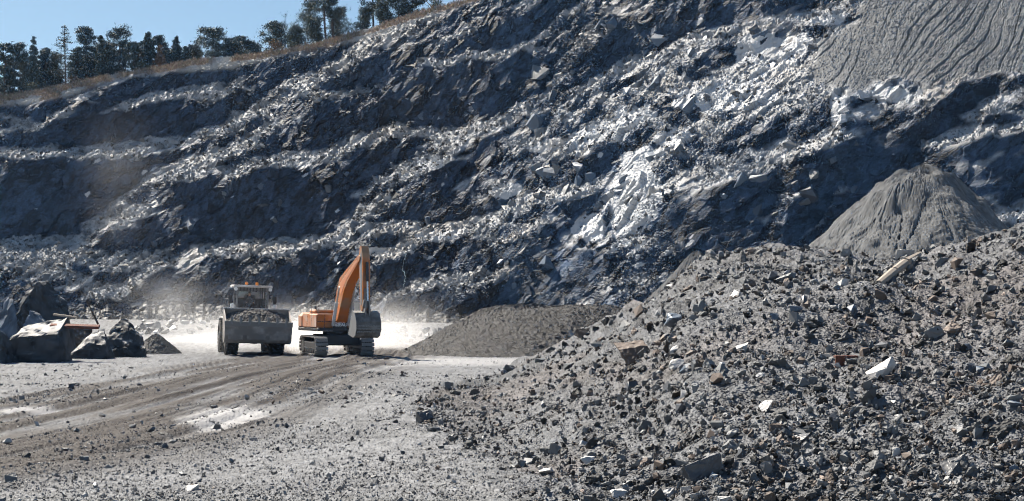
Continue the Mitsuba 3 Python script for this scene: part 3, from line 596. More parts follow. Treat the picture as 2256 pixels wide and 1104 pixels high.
R_(1795, 830, 24, 26, 519, 'stone_mid', 'grey block left of the large white slab', box=.4)
R_(1808, 845, 26, 22, 520, 'stone_brown', 'brown stone between the grey block and the white slab')
R_(1710, 930, 32, 26, 521, 'stone_brown', 'rusty brown rock in the lower middle of the rubble slope', n=14)
R_(1770, 945, 46, 24, 522, 'stone_dark', 'dark flat shard with a pale rim, lower middle of the slope', n=8, tilt=(-.2, .2))
R_(1640, 638, 20, 18, 523, 'stone_mid', 'small grey stone near the top left of the slope')
R_(1730, 1060, 42, 34, 524, 'stone_mid', 'grey wedge shaped rock near the bottom edge', n=8)
R_(1200, 1030, 40, 20, 525, 'stone_pale', 'white flat stone at the foot of the rubble slope', n=9)
R_(1165, 1018, 26, 18, 526, 'stone_pale', 'pale stone left of the white flat one at the slope foot', n=9)
R_(1290, 1005, 42, 26, 527, 'stone_pale', 'whitish rock on the lower left of the rubble slope', n=10)
R_(1360, 1075, 44, 28, 528, 'stone_pale', 'pale jagged rock at the bottom edge of the slope', n=16)
R_(2140, 795, 30, 34, 529, 'stone_dark', 'dark round stone at the right of the slope above the brown patch', n=16)
R_(2180, 620, 20, 16, 530, 'stone_pale', 'small white stone high at the right of the slope')
R_(1290, 745, 34, 24, 531, 'stone_brown', 'brown rock on the left shoulder above the gravel', n=12)
R_(1420, 640 + 30, 30, 24, 532, 'stone_brown', 'brown stones cap at the left shoulder crest', n=12)
R_(1555, 625, 30, 20, 533, 'stone_brown', 'brown clod near the top left crest', n=12)
# generic stones of the slope
rg = np.random.default_rng(77)
G8 = [mikit.ply(rock(600 + i, (1, .85, .65), 10 + i % 5, .6), b) for i, b in enumerate(('stone_mid', 'stone_dark', 'stone_brown', 'stone_mid', 'stone_pale', 'stone_brown', 'stone_dark', 'stone_blue', 'stone_mid', 'stone_brown'))]
cnt = 0
while cnt < 215:
    px, py = rg.uniform(1000, 2250), rg.uniform(590, 1100)
    j = int(np.interp(px, rx, np.arange(RC)))
    if py < crest[j] + 18 or py > toe[j] - 30 or (px < 1250 and rg.uniform() < .6): continue
    p, nn = rub(px, py); k = p[1] / FL; s_m = k * rg.uniform(14, 40) * (1 if px > 1300 else .7)
    M4 = np.eye(4); M4[:3, :3] = rotr(rg) @ np.diag(rg.uniform(.7, 1.25, 3)) * s_m; M4[:3, 3] = p + nn * s_m * .12
    w_ = [6, 6, 5, 5, 1.4, 4, 4, 2, 5, 5]
    gi_ = rg.choice(10, p=np.array(w_) / sum(w_)); cn_ = ('grey', 'dark', 'brown', 'grey', 'pale', 'brown', 'dark', 'blue grey', 'grey', 'brown')[gi_]
    add('rubble_stone', G8[gi_], None, f'{cn_} angular stone half buried in the rubble slope', 'stone', f'{cn_} stones of the rubble slope', to_world=T(M4.tolist())); cnt += 1
# floor stones
def on_floor(px, py, w, hgt, seed, bs, label, **k):
    p = on([px], [py])[0]; q_ = p[1] / FL
    return place_rock('rock', seed, (w * q_, w * q_ * .8, hgt * q_), p + np.array([0, .1, hgt * q_ * .3]), .3, bs, label, 'rock', None, (0, 0), 12, .6, 2 if w < 30 else 4, .07)
F_ = on_floor
F_(932, 940, 44, 34, 551, 'stone_dark', 'dark rock with a bright crest at the edge of the gravel floor')
F_(955, 964, 34, 18, 552, 'stone_dark', 'small dark rock in front of the bright crested dark rock')
F_(475, 942, 20, 14, 553, 'stone_dark', 'dark stone standing in the white dust patch')
F_(20, 1066, 32, 26, 554, 'stone_mid', 'grey rock at the lower left corner')
F_(987, 853, 26, 20, 555, 'stone_mid', 'grey stone, left of the pair near the heap foot')
F_(1030, 855, 28, 18, 556, 'stone_mid', 'grey stone, right of the pair near the heap foot')
F_(180, 1024, 26, 12, 557, 'stone_mid', 'flat grey stone on the lower left gravel')
F_(420, 1086, 38, 18, 558, 'stone_pale', 'whitish flat stone near the bottom edge left of centre')
F_(470, 900, 18, 10, 559, 'stone_dark', 'dark stone above the white dust patch')
F_(345, 985, 18, 8, 560, 'stone_dark', 'small dark stone left below the white dust patch')
F_(160, 850, 26, 10, 561, 'stone_dark', 'dark clod on the tracks before the boulder heap')
F_(140, 994, 20, 10, 562, 'stone_dark', 'dark flat stone at the lower left beside the track')
F_(555, 972, 22, 8, 563, 'stone_dark', 'dark flat stone below the white dust patch')
F_(705, 793, 20, 7, 564, 'stone_brown', 'brown clod on the road in front of the excavator')
F_(850, 794, 16, 7, 565, 'stone_brown', 'brown clod right of the excavator tracks')
for i in range(55):
    px, py = rg.uniform(0, 1100), 810 + 285 * rg.uniform()
    if px > np.interp(py, [790, 900, 1000, 1100], [1000, 900, 980, 1100]): continue
    p = on([px], [py])[0]; k = p[1] / FL; s_m = k * rg.uniform(9, 20)
    M4 = np.eye(4); M4[:3, :3] = rotr(rg) @ np.diag(rg.uniform(.7, 1.2, 3)) * s_m; M4[:3, 3] = p + [0, 0, s_m * .2]
    add('floor_stone', G8[rg.integers(0, 9)], None, 'loose angular stone lying on the gravel floor', 'stone', 'loose stones on the gravel floor', to_world=T(M4.tolist()))
for i in range(95):
    px = rg.choice([rg.uniform(290, 500), rg.uniform(835, 990)]) ; py = rg.uniform(704, 738) if px < 600 else rg.uniform(728, 756)
    p = G(px, py); k = p[1] / FL; s_m = k * rg.uniform(8, 22)
    M4 = np.eye(4); M4[:3, :3] = rotr(rg) @ np.diag(rg.uniform(.7, 1.2, 3)) * s_m; M4[:3, 3] = p + [0, 0, s_m * .25]
    add('fallen_rock', G8[rg.choice([0, 1, 3, 4, 6, 8])], None, ('fallen rock at the foot of the quarry face left of the wheel loader' if px < 600 else 'fallen rock at the foot of the quarry face right of the excavator'), 'rock', 'fallen rocks left of the loader' if px < 600 else 'fallen rocks right of the excavator', to_world=T(M4.tolist()))
# old log, rusty scrap
lp = [rub(1935, 640)[0] + [0, 0, .05], rub(1985, 612)[0] + [0, 0, .16], rub(2030, 588)[0] + [0, 0, .1]]
lg = thing('old_log', 'broken pale log lying near the crest of the rubble slope', 'log')
part(lg, 'trunk_piece', cyl(lp[0], lp[0] * .35 + lp[1] * .65, .075, 9, .09), 'wood_pale'); part(lg, 'trunk_piece', cyl(lp[0] * .3 + lp[1] * .7, lp[1] * .8 + lp[2] * .2, .085, 9, .09), 'wood_pale'); part(lg, 'splinter', cyl(lp[1] * .75 + lp[2] * .25, lp[2], .1, 8, .05), 'wood_pale')
p, nn = rub(1860, 812)
sc = thing('rusty_bracket', 'bent rusty red metal bracket on the rubble slope', 'scrap')
part(sc, 'plate', bx(-.14, .18, -.05, .05, .10, .13, .004), 'rust', M=xf(p, .1)); part(sc, 'web', bx(-.13, 0, -.01, .02, -.05, .10, .004), 'rust', M=xf(p, .1, .1))
# ------------------------------------------------------------------ machines
def worn(a, b, sc, lo=.35, hi=.75):
    a, b = list(a), list(b)
    return mikit.proc(lambda p, n, uv: mikit.mix(a, b, mikit.smoothstep(lo, hi, mikit.fbm(p.x * sc, p.y * sc, p.z * sc, 4) + .18 * n.z)))
mat('orange', worn((.36, .105, .016), (.24, .15, .09), 1.7), .5, .4); mat('sunlit_dusty_orange', worn((.42, .17, .085), (.40, .30, .24), 2.1), .75, .25)  # second orange: dust, plus sunlight on the left sides put into the colour
mat('steel_dark', (.035, .035, .037), .6, .4); mat('steel', (.16, .155, .15), .5, .5); mat('steel_worn', worn((.15, .135, .122), (.30, .275, .255), 2.3), .65, .35); mat('chrome', (.55, .56, .58), .25, .5, .9)
mat('bucket_steel', worn((.07, .067, .065), (.17, .16, .15), 3.1, .4, .8), .6, .35); mat('tyre_rubber', (.03, .029, .028), .85, .25); mat('machine_grey', (.16, .16, .16), .6, .35); mat('machine_white', worn((.5, .5, .5), (.3, .28, .26), 2.5), .6, .35); mat('machine_yellow', (.30, .21, .09), .6, .35)
mat('beacon_orange', (.7, .22, .02), .3, .6); mat('lamp_glass', (.7, .7, .68), .2, .6); mat('interior', (.022, .026, .034), .8, .2)
mat('skin', (.32, .2, .15), .7, .3); mat('cloth', (.045, .05, .07), .9, .1); mat('hair', (.03, .025, .02), .8, .2); mat('letter_white', (.8, .8, .8), .6, .3)
scene['glass'] = {'type': 'thindielectric', 'int_ior': 1.5}
# wheel loader: front towards the camera (-y), origin on the ground under the front axle
o = G(556, 782); ML = xf(o + np.array([0, .3, -.02]), math.radians(17), math.radians(2.0)) @ np.diag([.95, .95, .97, 1])
LD = thing('wheel_loader', 'dusty grey wheel loader with a full raised bucket driving towards us in dust', 'wheel loader')
def wheel(parent, x, y, M, R=.87, wd=.66):
    s = -1 if x < 0 else 1
    k = part(parent, 'wheel', lathe_x([(x - wd / 2 + .1, .35), (x - wd / 2, .5), (x - wd / 2 + .02, R - .16), (x - wd / 2 + .1, R - .04), (x + wd / 2 - .1, R - .04), (x + wd / 2 - .02, R - .16), (x + wd / 2, .5), (x + wd / 2 - .1, .35)], 40).apply_translation([0, y, R]), 'tyre_rubber', M=M, smooth=35)
    lugs = []
    for i in range(26):
        a = i * 2 * math.pi / 26
        for sg in (-1, 1):
            b = bx(-.03 if sg < 0 else .0, wd / 2 - .01 if sg > 0 else .03, -.045, .045, -.03, .03, .01) if False else bx(min(0, sg * (wd / 2 - .01)), max(0, sg * (wd / 2 - .01)), -.045, .045, -.045, .035, .012)
            b.apply_transform(trimesh.transformations.rotation_matrix(sg * .45, [0, 0, 1])); b.apply_translation([0, 0, R - .03])
            b.apply_transform(trimesh.transformations.rotation_matrix(a + (sg > 0) * math.pi / 26, [1, 0, 0])); lugs.append(b.apply_translation([x, y, R]))
    part(k, 'tread', cat(*lugs), 'tyre_rubber', M=M)
    part(k, 'rim', lathe_x([(x + s * (wd / 2 - .08), .01), (x + s * (wd / 2 - .02), .16), (x + s * (wd / 2 - .1), .2), (x + s * (wd / 2 - .12), .4), (x + s * (wd / 2 - .04), .47), (x + s * (wd / 2 - .1), .48)], 24).apply_translation([0, y, R]), 'machine_grey', M=M, smooth=35)
for x in (-1.12, 1.12):
    for y in (0, 3.3): wheel(LD, x, y, ML)
part(LD, 'front_frame', cat(bx(-.55, .55, -.5, 1.4, .65, 1.35, .05), pris([(.1, 1.2), (1.2, 1.2), (1.0, 2.15), (.6, 2.2)], -.62, -.42), pris([(.1, 1.2), (1.2, 1.2), (1.0, 2.15), (.6, 2.2)], .42, .62)), 'machine_grey', M=ML)
part(LD, 'axle', cat(cyl((-1.1, 0, .87), (1.1, 0, .87), .2, 12), cyl((-1.1, 3.3, .87), (1.1, 3.3, .87), .2, 12), cyl((-.15, 0, .87), (.15, 0, .87), .33, 14)), 'steel_dark', M=ML)
part(LD, 'engine_hood', cat(bx(-.85, .85, 2.9, 5.2, 1.0, 2.3, .12), bx(-.6, .6, 1.2, 3.2, .6, 1.3, .05)), 'machine_yellow', M=ML)
part(LD, 'counterweight', bx(-1.1, 1.1, 4.7, 5.5, .8, 1.7, .15), 'machine_grey', M=ML)
for x in (-1.12, 1.12):
    part(LD, 'fender', cat(bx(x - .36, x + .36, -.75, .75, 1.8, 1.87, .02), bx(x - .36, x + .36, .72, 1.0, 1.5, 1.84, .02)), 'machine_grey', M=ML)
    part(LD, 'lift_arm', pris([(1.1, 1.9), (.6, 2.15), (-.4, 1.75), (-.95, 1.0), (-.9, .72), (-.6, .75), (-.15, 1.35), (.9, 1.75)], x * .56 - .08, x * .56 + .08), 'machine_yellow', M=ML)
    part(LD, 'ladder', cat(*[bx(x * 1.12 - .14, x * 1.12 + .14, 1.5, 1.54, z, z + .04, .005) for z in (.6, .9, 1.2, 1.5)], bx(x * 1.12 - .16, x * 1.12 - .13, 1.5, 1.54, .5, 2.3, .005), bx(x * 1.12 + .13, x * 1.12 + .16, 1.5, 1.54, .5, 2.3, .005)), 'steel', M=ML)
part(LD, 'tilt_linkage', cat(bx(-.12, .12, -.75, .35, 1.55, 1.8, .03), cyl((0, .3, 1.7), (0, 1.2, 1.5), .1, 10)), 'steel', M=ML)
part(LD, 'platform', bx(-1.25, 1.25, 1.1, 3.0, 1.72, 1.8, .02), 'steel_dark', M=ML)
CB = part(LD, 'cab', cat(bx(-.80, .80, 1.32, 2.75, 1.8, 2.12, .03), *[bx(x - .045, x + .045, y - .045, y + .045, 2.0, 3.32, .01) for x in (-.76, .76) for y in (1.38, 2.68)], bx(-.76, .76, 1.34, 1.42, 3.10, 3.3, .01)), 'machine_grey', M=ML)
part(CB, 'rear_panel', bx(-.73, .73, 2.60, 2.66, 2.1, 2.78, .01), 'interior', M=ML)
part(CB, 'roof', bx(-.98, .98, 1.10, 2.88, 3.30, 3.42, .04), 'machine_white', M=ML)
part(CB, 'windscreen', trimesh.Trimesh([(-.72, 1.37, 2.1), (.72, 1.37, 2.1), (.72, 1.37, 3.1), (-.72, 1.37, 3.1)], [(0, 1, 2), (0, 2, 3)], process=False), 'glass', M=ML)
for x in (-.77, .77): part(CB, 'side_window', trimesh.Trimesh([(x, 1.43, 2.05), (x, 2.62, 2.05), (x, 2.62, 3.25), (x, 1.43, 3.25)], [(0, 1, 2), (0, 2, 3)], process=False), 'glass', M=ML)
for x in (.38, .50, .62): part(CB, 'guard_bar', bx(x - .02, x + .02, 1.31, 1.335, 2.05, 3.3, .006), 'steel_dark', M=ML)
for x in np.linspace(-.6, .2, 6): part(CB, 'sun_visor_slat', bx(x - .03, x + .03, 1.30, 1.335, 3.1, 3.3, .006), 'steel_dark', M=ML)
part(CB, 'rear_window', trimesh.Trimesh([(-.64, 2.7, 2.05), (.64, 2.7, 2.05), (.64, 2.7, 3.28), (-.64, 2.7, 3.28)], [(0, 1, 2), (0, 2, 3)], process=False), 'glass', M=ML)
part(CB, 'seat', cat(bx(-.3, .3, 1.95, 2.45, 2.05, 2.28, .05), bx(-.28, .28, 2.42, 2.56, 2.2, 2.95, .05)), 'interior', M=ML)
part(CB, 'steering_wheel', trimesh.creation.torus(.19, .02, 16, 8).apply_transform(xf((0, 1.72, 2.52), 0, 0, .7)), 'interior', M=ML)
for x in (-.28, .25): part(CB, 'beacon', cat(cyl((x, 1.7, 3.4), (x, 1.7, 3.5), .07, 10), cyl((x, 1.7, 3.49), (x, 1.7, 3.58), .085, 12, .06)), 'beacon_orange', M=ML)
for x in (-.86, .86): part(CB, 'work_lamp', cyl((x, 1.08, 3.22), (x, 1.18, 3.22), .09, 12), 'lamp_glass', M=ML)
for s in (-1, 1): part(CB, 'mirror', cat(cyl((s * .74, 1.3, 2.95), (s * 1.12, 1.2, 2.95), .018, 6), bx(s * 1.12 - .09, s * 1.12 + .09, 1.18, 1.23, 2.5, 2.9, .015)), 'steel_dark', M=ML)
for x in (-1.05, 1.08): part(LD, 'headlight', cat(cyl((x, .75, 1.85), (x, .75, 2.3), .025, 6), bx(x - .1, x + .1, .66, .8, 2.28, 2.48, .03)), 'lamp_glass', M=ML)
part(LD, 'exhaust_pipe', cyl((-.55, 3.4, 2.2), (-.55, 3.4, 3.15), .07, 10), 'steel_dark', M=ML)
part(LD, 'handrail', cat(cyl((-1.2, 1.2, 1.8), (-1.2, 1.2, 2.7), .018, 6), cyl((-1.2, 2.6, 1.8), (-1.2, 2.6, 2.7), .018, 6), cyl((-1.2, 1.2, 2.7), (-1.2, 2.6, 2.7), .018, 6)), 'steel', M=ML)
outer = [(-1.80, 1.62), (-1.72, 1.0), (-1.55, .66), (-1.2, .60), (-.8, .8), (-.55, 1.3), (-.5, 1.8), (-.62, 2.24)]
inner = [(-.68, 2.24), (-.57, 1.8), (-.62, 1.34), (-.85, .87), (-1.2, .67), (-1.5, .73), (-1.66, 1.02), (-1.74, 1.62)]
BK = part(LD, 'bucket', cat(pris(outer + inner, -1.6, 1.6), pris(outer, -1.62, -1.56), pris(outer, 1.56, 1.62)), 'steel_worn', M=ML)
part(BK, 'cutting_edge', pris([(-1.83, 1.65), (-1.80, 1.42), (-1.75, 1.42), (-1.76, 1.66)], -1.64, 1.64), 'steel', M=ML)
for i in range(7): part(BK, 'tooth', pris([(-1.86, 1.86), (-1.88, 1.5), (-1.76, 1.5), (-1.76, 1.7)], -1.32 + i * .44 - .06, -1.32 + i * .44 + .06), 'steel', M=ML)
for x0, x1 in ((-1.45, -.75), (-.55, .35), (.55, 1.45)): part(BK, 'wear_plate', pris([(-1.755, 1.35), (-1.70, .78), (-1.68, .78), (-1.73, 1.35)], x0, x1).apply_translation([0, -.03, 0]), 'steel_worn', M=ML)
part(BK, 'spill_guard', bx(-1.62, 1.62, -.66, -.58, 2.2, 2.29, .01), 'machine_white', M=ML)
lx, ly = np.meshgrid(np.linspace(-1.55, 1.55, 90), np.linspace(-1.72, -.62, 36))
lz = 1.62 + .42 * (1 - (lx / 1.6) ** 2) * sstep(-1.8, -1.1, ly) + .2 * sstep(-1.1, -.6, ly)
lp_ = np.stack([lx, ly, lz], -1); g_, r_ = stones(lp_[..., :2] / .16, 700); lp_[..., 2] += .08 * g_ + .05 * FB(lp_ / .3, 3, 701)
lv = trimesh.transform_points(lp_.reshape(-1, 3), ML)
add('rubble_load', (lv, gridfaces(36, 90)), 'rubble_bsdf', 'broken stone heaped in the bucket of the wheel loader', 'rubble', kind='stuff', color=np.repeat((.03 + .10 * r_).reshape(-1, 1), 3, 1) * np.array([1, .93, .88]))
# the driver
import manifold3d as m3
def ball(p, r):
    s = m3.Manifold.sphere(r, 10); return s.translate(list(map(float, p)))
def bones(lst):
    out = None
    for a, ra, b, rb in lst:
        h = m3.Manifold.batch_hull([ball(a, ra), ball(b, rb)]); out = h if out is None else out + h
    m = out.to_mesh(); t = trimesh.Trimesh(m.vert_properties[:, :3], m.tri_verts); t = t.subdivide_to_size(.08); trimesh.smoothing.filter_taubin(t, iterations=8); return t
D0 = np.array([-.06, 2.2, 2.28])
def dp(x, y, z): return D0 + np.array([x, y, z])
PS = thing('person', 'driver in dark clothes sitting at the wheel in the loader cab', 'person')
body = bones([(dp(0, 0, .1), .15, dp(0, .03, .42), .15), (dp(-.14, .03, .45), .09, dp(.14, .03, .45), .09), (dp(0, .03, .45), .1, dp(0, 0, .60), .055), (dp(0, -.02, .68), .085, dp(0, -.015, .74), .095),
              (dp(-.19, .03, .46), .06, dp(-.26, -.12, .24), .045), (dp(-.26, -.12, .24), .045, dp(-.18, -.38, .28), .034), (dp(.19, .03, .46), .06, dp(.26, -.12, .24), .045), (dp(.26, -.12, .24), .045, dp(.18, -.38, .28), .034),
              (dp(-.1, 0, .05), .09, dp(-.12, -.45, .08), .065), (dp(.1, 0, .05), .09, dp(.12, -.45, .08), .065), (dp(-.12, -.45, .08), .065, dp(-.12, -.5, -.18), .05), (dp(.12, -.45, .08), .065, dp(.12, -.5, -.18), .05)])
scene_key = PS + '__body'
fz = body.vertices; hm = body.faces[(fz[body.faces].mean(1)[:, 2] > D0[2] + .57)]
part(PS, 'body', body, 'cloth', M=ML, smooth=60)
part(PS, 'face', hull(np.array([dp(*(np.array([.082 * math.sin(t) * c_, -.075 - .035 * c_ * math.cos(t) * .6, .70 + .105 * s_]))) for t in np.linspace(-1.5, 1.5, 7) for c_, s_ in ((1, 0), (.8, .6), (.75, -.6), (.2, 1), (.3, -1))] + [dp(0, -.125, .69)])), 'skin', M=ML)
part(PS, 'hair', hull(np.array([dp(.1 * math.cos(t) * c_, -.01 + .1 * math.sin(t) * c_, .76 + .09 * s_) for t in np.linspace(0, 6.28, 10)[:-1] for c_, s_ in ((1, 0), (.75, .6), (.2, 1))])), 'hair', M=ML)
for s in (-1, 1):
    fg = [m3.Manifold.batch_hull([ball(dp(s * (.18 + .012 * (k - 1.5)), -.42, .29), .011), ball(dp(s * (.165 + .014 * (k - 1.5)), -.47 + .004 * k, .265), .009)]) for k in range(4)]
    fg.append(m3.Manifold.batch_hull([ball(dp(s * .15, -.40, .30), .012), ball(dp(s * .13, -.44, .30), .010)])); fg.append(m3.Manifold.batch_hull([ball(dp(s * .18, -.37, .285), .03), ball(dp(s * .18, -.42, .288), .028)]))
    hh = fg[0]
    for x in fg[1:]: hh = hh + x
    part(PS, 'hand', trimesh.Trimesh(hh.to_mesh().vert_properties[:, :3], hh.to_mesh().tri_verts), 'skin', M=ML)

# excavator: tracks and upper body turned differently, origin on the ground under the slewing ring
o = G(730, 784) + np.array([0, 1.7, 0]); MT = xf(o, math.radians(20), math.radians(.8)) @ np.diag([1.04, 1.0, 1.0, 1]); MU = xf(o + np.array([-.12, 0, .14]), math.radians(26), math.radians(.8)) @ np.diag([.87, .87, .87, 1])
EX = thing('excavator', 'orange crawler excavator with raised boom and hanging bucket beside the loader', 'excavator')
part(EX, 'undercarriage', cat(bx(-.9, .9, -1.0, 1.0, .45, .95, .05), cyl((0, 0, .9), (0, 0, 1.12), .6, 24)), 'steel_dark', M=MT)
for x in (-1.05, 1.05):
    h, rr, hl = .44, .40, 1.45
    tr = part(EX, 'track', cat(bx(x - .2, x + .2, -hl, hl, .3, .62, .04), cyl((x - .22, -hl, h), (x + .22, -hl, h), rr - .05, 20), cyl((x - .22, hl, h), (x + .22, hl, h), rr - .05, 20)), 'steel_dark', M=MT)
    per = 4 * hl + 2 * math.pi * rr; ns = 46
    for i in range(ns):
        s = i * per / ns
        if s < 2 * hl: y, z, a = -hl + s, h + rr, 0
        elif s < 2 * hl + math.pi * rr: t = (s - 2 * hl) / rr; y, z, a = hl + rr * math.sin(t), h + rr * math.cos(t), -t
        elif s < 4 * hl + math.pi * rr: y, z, a = hl - (s - 2 * hl - math.pi * rr), h - rr, math.pi
        else: t = (s - 4 * hl - math.pi * rr) / rr; y, z, a = -hl - rr * math.sin(t), h - rr * math.cos(t), math.pi - t
        b = cat(bx(-.29, .29, -.072, .072, -.018, .02, .005), bx(-.29, .29, -.02, .01, .015, .045, .004)).apply_transform(trimesh.transformations.rotation_matrix(a, [1, 0, 0])).apply_translation([x, y, z])
        part(tr, 'shoe', b, 'steel', M=MT)
    for y in np.linspace(-1.0, 1.0, 6): part(tr, 'roller', cyl((x - .24, y, .22), (x + .24, y, .22), .12, 12), 'steel_dark', M=MT)
part(EX, 'deck', bx(-1.3, 1.3, -1.25, 2.3, 1.12, 1.3, .03), 'steel_dark', M=MU)
part(EX, 'counterweight', bx(-1.3, 1.3, 1.5, 2.45, 1.15, 2.1, .2), 'sunlit_dusty_orange', M=MU)
part(EX, 'engine_cover', cat(bx(-1.28, 1.28, .3, 1.6, 1.28, 2.1, .06), bx(-.9, .3, .5, 1.5, 2.08, 2.28, .06)), 'orange', M=MU)
part(EX, 'tool_box', bx(-1.3, -.42, -1.05, .35, 1.28, 2.05, .05), 'orange', M=MU)
part(EX, 'side_panel', bx(-1.318, -1.295, -.95, 1.4, 1.34, 2.0, .005), 'sunlit_dusty_orange', M=MU)
part(EX, 'exhaust_pipe', cyl((-.75, .9, 2.2), (-.75, .9, 2.55), .06, 10), 'steel_dark', M=MU)
part(EX, 'handrail', cat(cyl((-1.2, -.9, 2.05), (-1.2, -.9, 2.5), .02, 6), cyl((-1.2, .2, 2.05), (-1.2, .2, 2.5), .02, 6), cyl((-1.2, -.9, 2.5), (-1.2, .2, 2.5), .02, 6)), 'steel', M=MU)
part(EX, 'front_plate', cat(bx(-.42, .36, -1.2, -.95, 1.28, 1.62, .02), bx(-.40, .34, -1.235, -1.2, 1.30, 1.36, .005)), 'steel_dark', M=MU)
tm = meshkit.text_mesh('BIBAU', .15, .012, True); tm.apply_transform(trimesh.transformations.rotation_matrix(math.pi / 2, [1, 0, 0])); tm.apply_translation([-.32 - tm.bounds[0][0], -1.203, 1.4])
part(EX, 'lettering', tm, 'letter_white', label='white letters reading BIBAU on a dark plate', M=MU)
part(EX, 'stripe', cat(*[bx(-.32 + i * .14, -.22 + i * .14, -1.215, -1.202, 1.575, 1.605, .002) for i in range(4)]), 'letter_white', M=MU)
EC = part(EX, 'cab', cat(bx(.46, 1.28, -1.25, .45, 1.28, 1.75, .04), bx(.46, 1.28, .3, .45, 1.7, 2.7, .03), *[bx(x - .05, x + .05, y - .05, y + .05, 1.7, 2.72, .015) for x in (.52, 1.22) for y in (-1.18, .35)]), 'machine_white', M=MU)
part(EC, 'roof', bx(.44, 1.3, -1.27, .48, 2.68, 2.80, .05), 'machine_white', M=MU)
part(EC, 'windscreen', trimesh.Trimesh([(.57, -1.2, 1.75), (1.17, -1.2, 1.75), (1.17, -1.2, 2.68), (.57, -1.2, 2.68)], [(0, 1, 2), (0, 2, 3)], process=False), 'glass', M=MU)
for x in (.49, 1.25): part(EC, 'side_window', trimesh.Trimesh([(x, -1.12, 1.75), (x, .3, 1.75), (x, .3, 2.68), (x, -1.12, 2.68)], [(0, 1, 2), (0, 2, 3)], process=False), 'glass', M=MU)
part(EC, 'seat', cat(bx(.65, 1.1, -.5, 0, 1.75, 1.98, .05), bx(.65, 1.1, -.05, .1, 1.9, 2.5, .05)), 'interior', M=MU)
boom = [(-.45, 1.45), (-.62, 1.85), (-1.2, 3.3), (-1.65, 3.98), (-2.3, 4.25), (-4.55, 5.12), (-4.75, 5.05), (-4.72, 4.88), (-2.9, 3.78), (-2.35, 3.3), (-1.5, 1.9), (-1.05, 1.42), (-.8, 1.35)]
BM = part(EX, 'boom', pris(boom, -.27, .27), 'orange', M=MU)
part(BM, 'boom_side', pris([(-1.55, 3.35), (-1.8, 3.75), (-2.3, 3.98), (-4.3, 4.9), (-4.4, 4.78), (-2.9, 3.95), (-2.3, 3.5), (-1.95, 3.1)], -.284, -.268), 'sunlit_dusty_orange', M=MU)
part(BM, 'boom_foot_bracket', cat(bx(-.46, -.35, -1.1, -.4, 1.28, 1.95, .02), bx(.35, .44, -1.1, -.4, 1.28, 1.95, .02)), 'orange', M=MU)
def ram(parent, name, x, a, b, r, f=.55, bm_='machine_white'):
    a, b = np.array((x, *a)), np.array((x, *b)); k = part(parent, name, cyl(a, a + (b - a) * f, r, 14), bm_, M=MU, smooth=40)
    part(k, 'rod', cyl(a + (b - a) * (f - .02), b, r * .55, 12), 'chrome', M=MU, smooth=40)
for x in (-.45, .43): ram(EX, 'boom_ram', x, (-1.2, 1.45), (-2.15, 3.5), .095, .6)
for x in (-.36, .36): part(EX, 'hose', cyl((x * .6, -1.0, 2.0), (x * .6, -1.5, 3.3), .03, 6), 'machine_white', M=MU)
stick = [(-4.45, 5.15), (-4.55, 5.55), (-4.75, 5.6), (-4.95, 5.2), (-5.05, 4.5), (-5.1, 2.35), (-4.9, 2.2), (-4.72, 2.4), (-4.5, 4.6)]
def run(pts, rr): return cat(*[cyl((x0, *a), (x0, *b), rr, 6) for x0, a, b in pts])
part(BM, 'hose', run([(.1, (-1.7, 4.05), (-2.4, 4.33)), (.1, (-2.4, 4.33), (-4.5, 5.2)), (-.1, (-1.7, 4.05), (-2.4, 4.33)), (-.1, (-2.4, 4.33), (-4.5, 5.2))], .03), 'steel_dark', M=MU)
for b_ in ((-1.30, -.42, -1.058, -1.045, 1.62, 1.65), (-.88, -.85, -1.058, -1.045, 1.3, 2.03), (-1.322, -1.31, -.2, -.17, 1.34, 2.0), (-1.322, -1.31, .6, .63, 1.34, 2.0)): part(EX, 'door_seam', bx(*b_, .002), 'steel_dark', M=MU)
part(EX, 'step', bx(-1.2, -.5, -1.35, -1.05, 1.12, 1.16, .01), 'steel', M=MU)
SK = part(EX, 'stick', pris(stick, -.2, .2), 'orange', M=MU)
part(SK, 'stick_side', pris([(-4.6, 5.1), (-4.8, 5.3), (-4.93, 4.9), (-5.0, 2.6), (-4.82, 2.5), (-4.58, 4.6)], -.214, -.198), 'machine_grey', M=MU)  # grey left cheek: the sunlit side of the stick painted as colour
part(SK, 'wear_pad', bx(-.12, .12, -5.16, -5.06, 2.4, 3.4, .01), 'steel', M=MU)
ram(EX, 'stick_ram', 0, (-2.35, 4.25), (-4.55, 5.42), .11, .6)
ram(EX, 'bucket_ram', 0, (-5.15, 4.75), (-5.3, 2.75), .075, .5, 'steel_dark')
part(EX, 'bucket_link', cat(*[pris([(-5.32, 2.78), (-5.22, 2.82), (-4.98, 2.5), (-5.08, 2.42)], x - .03, x + .03) for x in (-.17, .17)], *[pris([(-5.34, 2.8), (-5.22, 2.8), (-5.2, 2.05), (-5.32, 2.02)], x - .03, x + .03) for x in (-.1, .1)], cyl((-.2, -5.27, 2.78), (.2, -5.27, 2.78), .05, 10)), 'steel', M=MU)
bo = [(-4.85, 2.25), (-5.25, 2.15), (-5.5, 1.7), (-5.52, 1.3), (-5.35, .98), (-5.05, .86), (-4.3, 1.02), (-4.3, 1.06), (-5.03, .93), (-5.3, 1.04), (-5.45, 1.32), (-5.43, 1.68), (-5.2, 2.08), (-4.85, 2.18)]
side_ = [(-4.85, 2.25), (-5.25, 2.15), (-5.5, 1.7), (-5.52, 1.3), (-5.35, .98), (-5.05, .86), (-4.3, 1.02), (-4.55, 1.6)]
EB = part(EX, 'bucket', cat(pris(bo, -.66, .66)), 'bucket_steel', M=MU)
for x in (-.68, .645): part(EB, 'bucket_side', pris(side_, x, x + .035), 'machine_grey' if x < 0 else 'steel_worn', M=MU)
